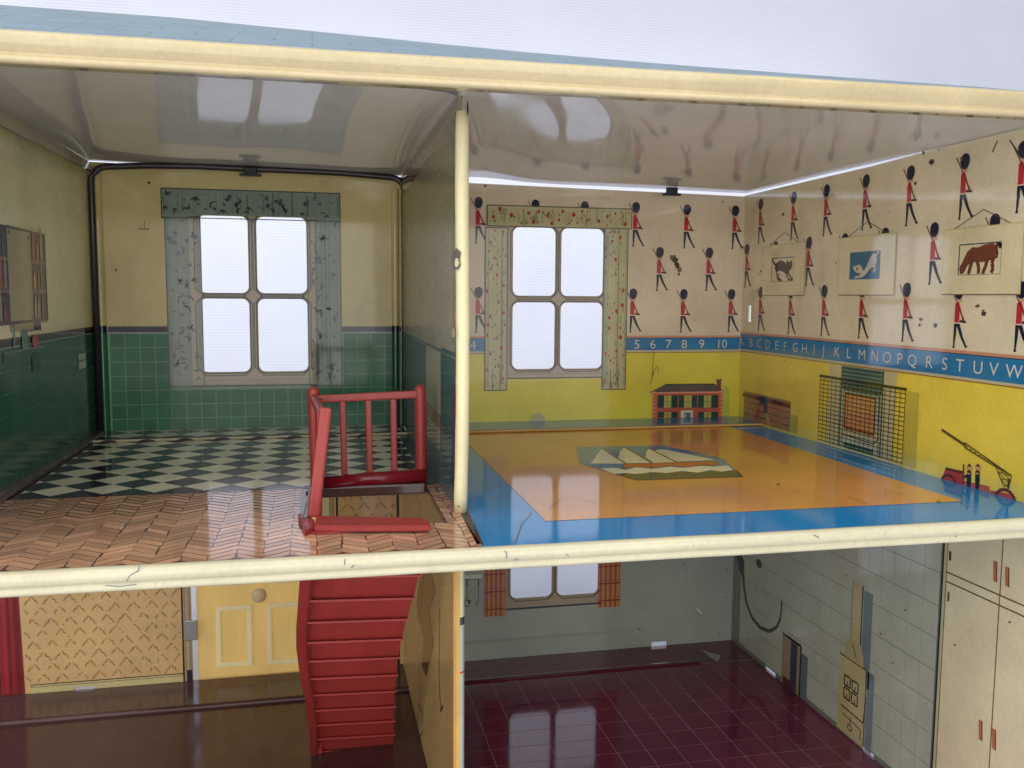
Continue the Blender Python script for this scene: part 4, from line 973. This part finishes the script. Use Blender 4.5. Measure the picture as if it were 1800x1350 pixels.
# front door
door = bpy.data.objects.new('door', None)
zd0 = B(400, 1200)[1]; DY = D + .035; dL = on(1, DY, 346, 1100).x; dR = on(1, DY, 566, 1100).x
door = bm_obj('door', box_bm(((dL + dR) / 2, DY + .012, (zd0 - .35) / 2), dR - dL, .022, -.35 - zd0, .006), M_door, house, label='cream moulded plastic front door')
def dpanel(px0, py0, px1, py1):
    a, b = on(1, DY, px0, py0), on(1, DY, px1, py1); wd = .030
    bm = bmesh.new()
    for (cx, cz, sx, sz) in (((a.x + b.x) / 2, a.z - wd / 2, b.x - a.x, wd), ((a.x + b.x) / 2, b.z + wd / 2, b.x - a.x, wd), (a.x + wd / 2, (a.z + b.z) / 2, wd, a.z - b.z - 2 * wd - .001), (b.x - wd / 2, (a.z + b.z) / 2, wd, a.z - b.z - 2 * wd - .001)):
        q = box_bm((cx, DY - .006, cz), sx, .014, sz, .004); me = bpy.data.meshes.new('t'); q.to_mesh(me); q.free(); bm.from_mesh(me); bpy.data.meshes.remove(me)
    bm_obj('panel', bm, M_doorp, door)
dpanel(379, 1066, 445, 1168); dpanel(469, 1061, 535, 1163); dpanel(379, 945, 443, 1026); dpanel(470, 940, 535, 1022)
q = on(1, DY, 455, 1046)
bm = bmesh.new(); bmesh.ops.create_uvsphere(bm, u_segments=24, v_segments=12, radius=.048 * S)
for v in bm.verts: v.co.y *= .45
bmesh.ops.translate(bm, verts=bm.verts, vec=Vector((q.x, DY - .008, q.z)) * S); bm_obj('knob', bm, M_knob, door, ID, True)
# printed red curtain at the left of the hall
p = Print(3); a, b = -1.1, B(41, 1150)[0]; r = random.Random(4); p.poly([(a, ZL + .02), (b, ZL + .02), (b - .03, -.05), (a, -.05)], (122, 24, 34)); u = a
while u < b - .03:
    wd = r.uniform(.01, .03); c = r.choice(((150, 34, 42), (92, 16, 26), (136, 30, 40), (104, 20, 30))); p.poly([(u, ZL + .03), (min(u + wd, b - .008), ZL + .03), (min(u + wd * .8, b - .04), -.05), (u, -.05)], c, .4); u += wd * 1.2
hcur = p
# curtain stands left of the wall start, so give the hall a wider back wall strip
hallx = sheet('wall', -1.2, -.50, ZL, -.02, [], lambda u, v: (122, 30, 40), house, FB, M_print, label='dark red printed curtain panel at the far left of the hall')
hcur.build('curtain', hallw, FB, label='printed dark red hall curtain')
# hall floor with rounded ridge
hf = sheet('floor', -1.2, P - .0, -.02, 2.50, [], lambda u, v: (112, 78, 68), house, FG, M_hall, .02, label='glossy brown hall floor')
V = []; Fc = []; pr = [(2.47, 0)] + [(2.485 - .018 * math.cos(t), .024 * math.sin(t)) for t in (math.pi * k / 6 for k in range(1, 4))] + [(2.51, .020), (D, .018)]
for (y, z) in pr: V += [(-1.2, y, z + ZL), (P - .005, y, z + ZL)]
for i in range(len(pr) - 1): Fc.append([2 * i, 2 * i + 1, 2 * i + 3, 2 * i + 2])
mesh_obj('floor_step', V, Fc, M_hall, hf, ID, None, True)
# ground floor partition
FP2 = frame((P - .008, 0, 0), (0, -1, 0), (0, 0, 1))
lp = sheet('partition', -D, -PF, ZL, -.02, [], lambda u, v: (188, 160, 108), house, FP2, M_matte, .016, 'ground floor partition with torn brown patch and orange front edge')
p = Print(1); tear = [(745, 1004), (760, 1004), (768, 1040), (757, 1075), (765, 1130), (752, 1190), (744, 1170), (748, 1120), (736, 1085), (740, 1040)]
p.poly([Pl(*q) for q in tear], (122, 92, 56)); p.poly([Pl(*q) for q in ((742, 1010), (734, 1060), (741, 1085), (744, 1060), (748, 1010))], (96, 68, 42), .4)
p.pline([Pl(*q) for q in ((738, 1235), (746, 1258), (746, 1285), (741, 1295))], .008, (50, 34, 26), .5); p.pline([Pl(*q) for q in ((776, 1070), (775, 1180), (778, 1250), (782, 1240))], .014, (60, 44, 32), .5)
p.line((-D, ZL + .01), (-PF, ZL + .01), .014, (70, 48, 36)); p.build('wear_mark', lp, FP2)
V = []; Fc = []; C = []; zs = [ZL, Z(1182, PF, 800), Z(1178, PF, 800), Z(1097, PF, 800), Z(1083, PF, 800), -.02]
zs = sorted(zs); cols_r = [(186, 196, 178), (206, 84, 62), (186, 196, 178), (54, 66, 76), (226, 218, 170)]
pp = [(-.022, .02), (-.022, -.006), (-.012, -.018), (.002, -.020), (.003, -.020), (.014, -.016), (.022, -.004), (.022, .02)]
for z in zs:
    for q in pp: V.append((P - .002 + q[0], PF + q[1], z))
m = len(pp)
for i in range(len(zs) - 1):
    for k in range(m - 1): a = i * m + k; Fc.append([a, a + 1, a + m + 1, a + m]); C.append((222, 172, 92) if k < 3 else cols_r[i])
mesh_obj('folded_edge', V, Fc, M_print, lp, ID, C)

# ---- kitchen
KT = (112, 38, 64)
kf = sheet('floor', P + .0, W + .01, -.02, D, [], lambda u, v: (186, 146, 156), house, FG, M_floor, .02, label='dark maroon kitchen floor ruled into square tiles')
tile_grid(kf, FG, P + .02, W - .0, -.02 + .30, 2.50, .172, .172, .0044, KT, M_floort, 'floor_tile')
tile_grid(kf, FG, P + .02, W - .0, 2.505, D, .172, .172, .0030, (108, 36, 60), M_floort, 'floor_tile')
mm = mesh_obj('floor_ridge', [(P + .03, 2.49, ZL + .001), (W - .4, 2.49, ZL + .001), (P + .03, 2.50, ZL + .010), (W - .4, 2.50, ZL + .010), (P + .03, 2.53, ZL + .010), (W - .4, 2.53, ZL + .010), (P + .03, 2.57, ZL + .001), (W - .4, 2.57, ZL + .001)], [[0, 1, 3, 2], [2, 3, 5, 4], [4, 5, 7, 6]], M_floor, kf, ID, [(98, 32, 50)] * 3, True)
p = Print(3); p.poly([G(*q) for q in ((1232, 1142), (1248, 1148), (1266, 1152), (1266, 1158), (1261, 1164), (1250, 1158))], (178, 164, 142)); p.build('paint_chip', kf, FG)
win_frame('window_frame', rK, pK, kw, FB, (168, 150, 126))
p = Print(4)
for q in pK: pane_outline(p, q, (84, 74, 64), .006, .018)
p.line((rK[0], rK[2] - .01), (rK[1], rK[2] - .01), .012, (44, 50, 54)); p.build('window_moulding', kw, FB)
def plaid(u0, u1, v0, v1):
    p = Print(4); p.rect((u0, v0), (u1, v1), (186, 120, 76)); w_ = u1 - u0
    for k in (.12, .34, .56, .78): x = u0 + w_ * k; p.line((x, v0), (x, v1), .012, (150, 70, 46), .3); p.line((x + .012, v0), (x + .012, v1), .004, (206, 150, 96), .3)
    z = v0 + .05
    while z < v1: p.line((u0, z), (u1, z), .010, (134, 48, 34), .6); p.line((u0, z + .022), (u1, z + .022), .005, (164, 84, 56), .6); z += .122
    p.build('curtain', kw, FB, label='printed orange gingham curtain')
plaid(B(851, 1040)[0], B(888, 1040)[0], B(870, 1083)[1], -.03); plaid(B(1051, 1040)[0], B(1090, 1040)[0], B(1070, 1067)[1], -.03)
p = Print(2); p.rect(B(800, 1012), B(847, 1017), (206, 210, 196)); p.line(B(806, 1018), B(846, 1018), .005, (40, 44, 48), .4)
for (x, c) in ((821, (40, 44, 50)), (841, (96, 36, 36))):
    p.line(B(x, 1018), B(x, 1030), .009, c, .3); p.line(B(x, 1030), B(x, 1056), .0045, (74, 80, 80), .3)
pts = [B(821 + 5 * math.cos(t), 1060 + 6 * math.sin(t)) for t in (i * .6 for i in range(1, 11))]; p.pline(pts, .006, (56, 60, 62), .4); p.pline([B(841, 1056), B(836, 1062), B(840, 1065)], .006, (56, 60, 62), .4); p.ell(B(825, 1058), .010, .014, (50, 54, 56), .5, 8)
p.build('printed_utensils', kw, FB)
p = Print(2); p.pline([B(1225, 1070), B(1233, 1078)], .012, (214, 214, 204)); 
for q in ((1202, 992), (1276, 1050), (1278, 1002), (1124, 1106), (1265, 1113)): p.ell(B(*q), .005, .006, (74, 76, 68))
p.build('wear_mark', kw, FB)
# right wall of the kitchen
ks = []
for (a, b) in (((1345, 1171), (1363, 1186)), ((1514, 1308), (1536, 1328))):
    ka, kb = Rr(*a), Rr(*b); ks.append((ka[0], kb[0], ZL, ZL + .022))
cupu = Rr(1650, 1200)[0]
kr = sheet('wall', -D - .006, .02, ZL, -.02, ks, lambda u, v: (124, 130, 118) if u < cupu else (254, 238, 196), house, FR, M_printr, label='kitchen side wall of pale tiles with printed cooker flue and cupboards', ub=(cupu,))
def RK(X, Y): return Rr(1260 + X * .31106, 930 + Y * .31106)
topz = lambda u: 0
tz1 = RK(1305, 270)[1]
p_t = Print(1)
tile_grid(kr, FR, RK(130, 500)[0], cupu - .03, ZL + .03, tz1 + .165, .115, .165, .0038, (196, 198, 176), M_ktile, 'wall_tile')
p = Print(2)
# black flex
pts = [(120, 150), (150, 250), (155, 330), (170, 420), (200, 500), (250, 560), (300, 578), (340, 555), (362, 500), (370, 405)]
for (a, b, wd) in zip(pts, pts[1:], (.06, .034, .030, .028, .027, .026, .024, .020, .016)): p.line(RK(*a), RK(*b), wd, (26, 30, 40), .2)
p.ell(RK(140, 200), .045, .06, (24, 26, 38), .4); p.ell(RK(240, 195), .04, .03, (24, 26, 38), .4, 9); p.build('printed_flex', kr, FR)
p = Print(3); u0, u1 = RK(372, 700)[0], RK(478, 700)[0]; v1, v0 = RK(420, 620)[1], ZL + .005
p.rect((u0, v0), (u1, v1), (170, 152, 120)); p.rect((u1 - .12, v0), (u1 - .04, v1 - .01), (60, 74, 92), .4); p.pline([(u0, v1), (u1, v1), (u1, v0)], .016, (36, 34, 48), .6); p.rect((u1 + .01, v0), (u1 + .08, v1 - .04), (112, 122, 122), .1)
p.rect((u0 + .02, v0), (u1 - .08, v0 + .05), (96, 48, 44), .7); p.build('printed_bin', kr, FR)
p = Print(3); C1 = (206, 190, 136)
ua, ub_ = RK(765, 500)[0], RK(822, 500)[0]; vt, vm, vn, vb_ = RK(790, 300)[1], RK(790, 650)[1], RK(790, 760)[1], ZL + .012
p.rect((ua, vm), (ub_, vt), C1); p.line((ub_, vm), (ub_, vt), .010, (60, 60, 52), .3); p.line((ua, vm), (ua, vt), .005, (120, 110, 80), .3)
uA, uB = RK(690, 900)[0], RK(845, 900)[0]
p.poly([(ua - .05, vn), (ua - .05, vm - .03), (ua, vm + .02), (ub_, vm + .01), (ub_ + .03, vm - .04), (ub_ + .04, vn)], (196, 180, 130), .4); p.line((ua + .02, vm - .01), (ua + .06, vn + .03), .006, (44, 38, 34), .7)
p.rect((uA, vb_), (uB, vn), C1, .6); p.pline([(uA, vn), (uB, vn), (uB, vb_)], .007, (92, 78, 54), .8)
gu0, gu1 = uA + (uB - uA) * .2, uA + (uB - uA) * .78; h_ = vn - vb_; gv1, gv0 = vn - h_ * .22, vn - h_ * .55
for i in range(2):
    for j in range(2):
        a = gu0 + (gu1 - gu0) * (.04 + .5 * i); b = a + (gu1 - gu0) * .38; c = gv0 + (gv1 - gv0) * (.04 + .5 * j); d = c + (gv1 - gv0) * .40
        p.pline([(a, c), (b, c), (b, d), (a, d)], .010, (54, 36, 30), 1, True); p.line(((a + b) / 2, c), ((a + b) / 2, (c + d) / 2), .010, (96, 70, 44), 1)
p.pline([(gu0 - .02, gv0 - .05), (gu1 + .05, gv0 - .06), (gu1 + .06, gv1 - .05)], .009, (54, 42, 34), 1); p.line((gu0, vb_ + h_ * .24), (uB - .03, vb_ + h_ * .20), .007, (74, 58, 42), 1); p.line((uB - .03, vb_ + h_ * .20), (uB - .03, vb_ + .03), .007, (74, 58, 42), 1)
c_ = ((uA + uB) / 2, vb_ + h_ * .12); p.ell(c_, .026, .020, (90, 72, 52), 1, 9); p.ell(c_, .016, .012, C1, 1.2, 9); p.line((c_[0], c_[1] + .01), (c_[0], c_[1] + .07), .006, (74, 58, 42), 1)
p.build('printed_boiler', kr, FR)
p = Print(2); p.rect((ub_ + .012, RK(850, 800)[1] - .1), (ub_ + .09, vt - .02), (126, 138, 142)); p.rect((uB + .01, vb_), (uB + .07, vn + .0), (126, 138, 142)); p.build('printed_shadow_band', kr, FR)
# cupboards
p = Print(1); DK = (44, 40, 40); LN = (120, 96, 60)
topc = tz1 + .012
p.line((-1.9, tz1 + .178), (cupu, tz1 + .178), .010, (54, 66, 78), .2); p.line((cupu - .012, ZL), (cupu - .012, tz1 + .18), .014, (44, 58, 70), .5); p.rect((cupu - .006, ZL), (cupu + .012, -.03), (222, 214, 164), .6); p.line((cupu + .014, ZL), (cupu + .014, -.03), .005, (120, 100, 66), .8)
zA = RK(1330, 255)[1]
for dz in (.0, -.045): p.line((cupu + .014, zA + dz), (.0, zA + dz), .006, (104, 84, 56), .8)
ud = RK(1600, 400)[0]; p.line((ud, ZL), (ud, -.03), .0055, LN, .9)
for (X_, Y0, Y1) in ((1575, 180, 298), (1643, 215, 325), (1492, 1080, 1192), (1568, 1130, 1245)):
    a = RK(X_, Y0); b = RK(X_, Y1); p.line(a, b, .022, (206, 128, 92), 1); p.line((a[0] + .010, a[1]), (b[0] + .010, b[1]), .006, (120, 66, 46), 1.2)
p.line(RK(1322, 125), RK(1320, 178), .014, (60, 50, 60), 1); p.line(RK(1312, 355), RK(1310, 408), .012, (90, 80, 76), 1)
p.build('printed_cupboard', kr, FR)
p = Print(6); p.rect((-1.75, tz1 + .185), (cupu - .02, -.03), (206, 190, 160)); p.line((-1.75, tz1 + .25), (cupu - .02, tz1 + .25), .005, (120, 96, 70), .4); p.line((RK(1065, 100)[0], tz1 + .25), (RK(1065, 100)[0], -.03), .006, (96, 70, 54), .4); p.build('printed_shelf', kr, FR)
p = Print(9)
for q in ((1355, 655), (1075, 458), (1003, 755), (742, 262), (935, 592), (608, 1022), (1665, 525)): u, v = RK(*q); p.ell((u, v), .006, .005, (92, 78, 62), 0, 7)
p.build('wear_mark', kr, FR)
# outer shell so that light only enters where the photograph has openings
under = sheet('base_plate', -.0, W, .0, D, [], lambda u, v: (120, 110, 100), house, frame((0, 0, ZL - .03), (1, 0, 0), (0, 1, 0)), M_print, .03, label='tin base plate of the house')
print('diamonds', nd, 'parquet', npq, 'objects', len(bpy.data.objects))
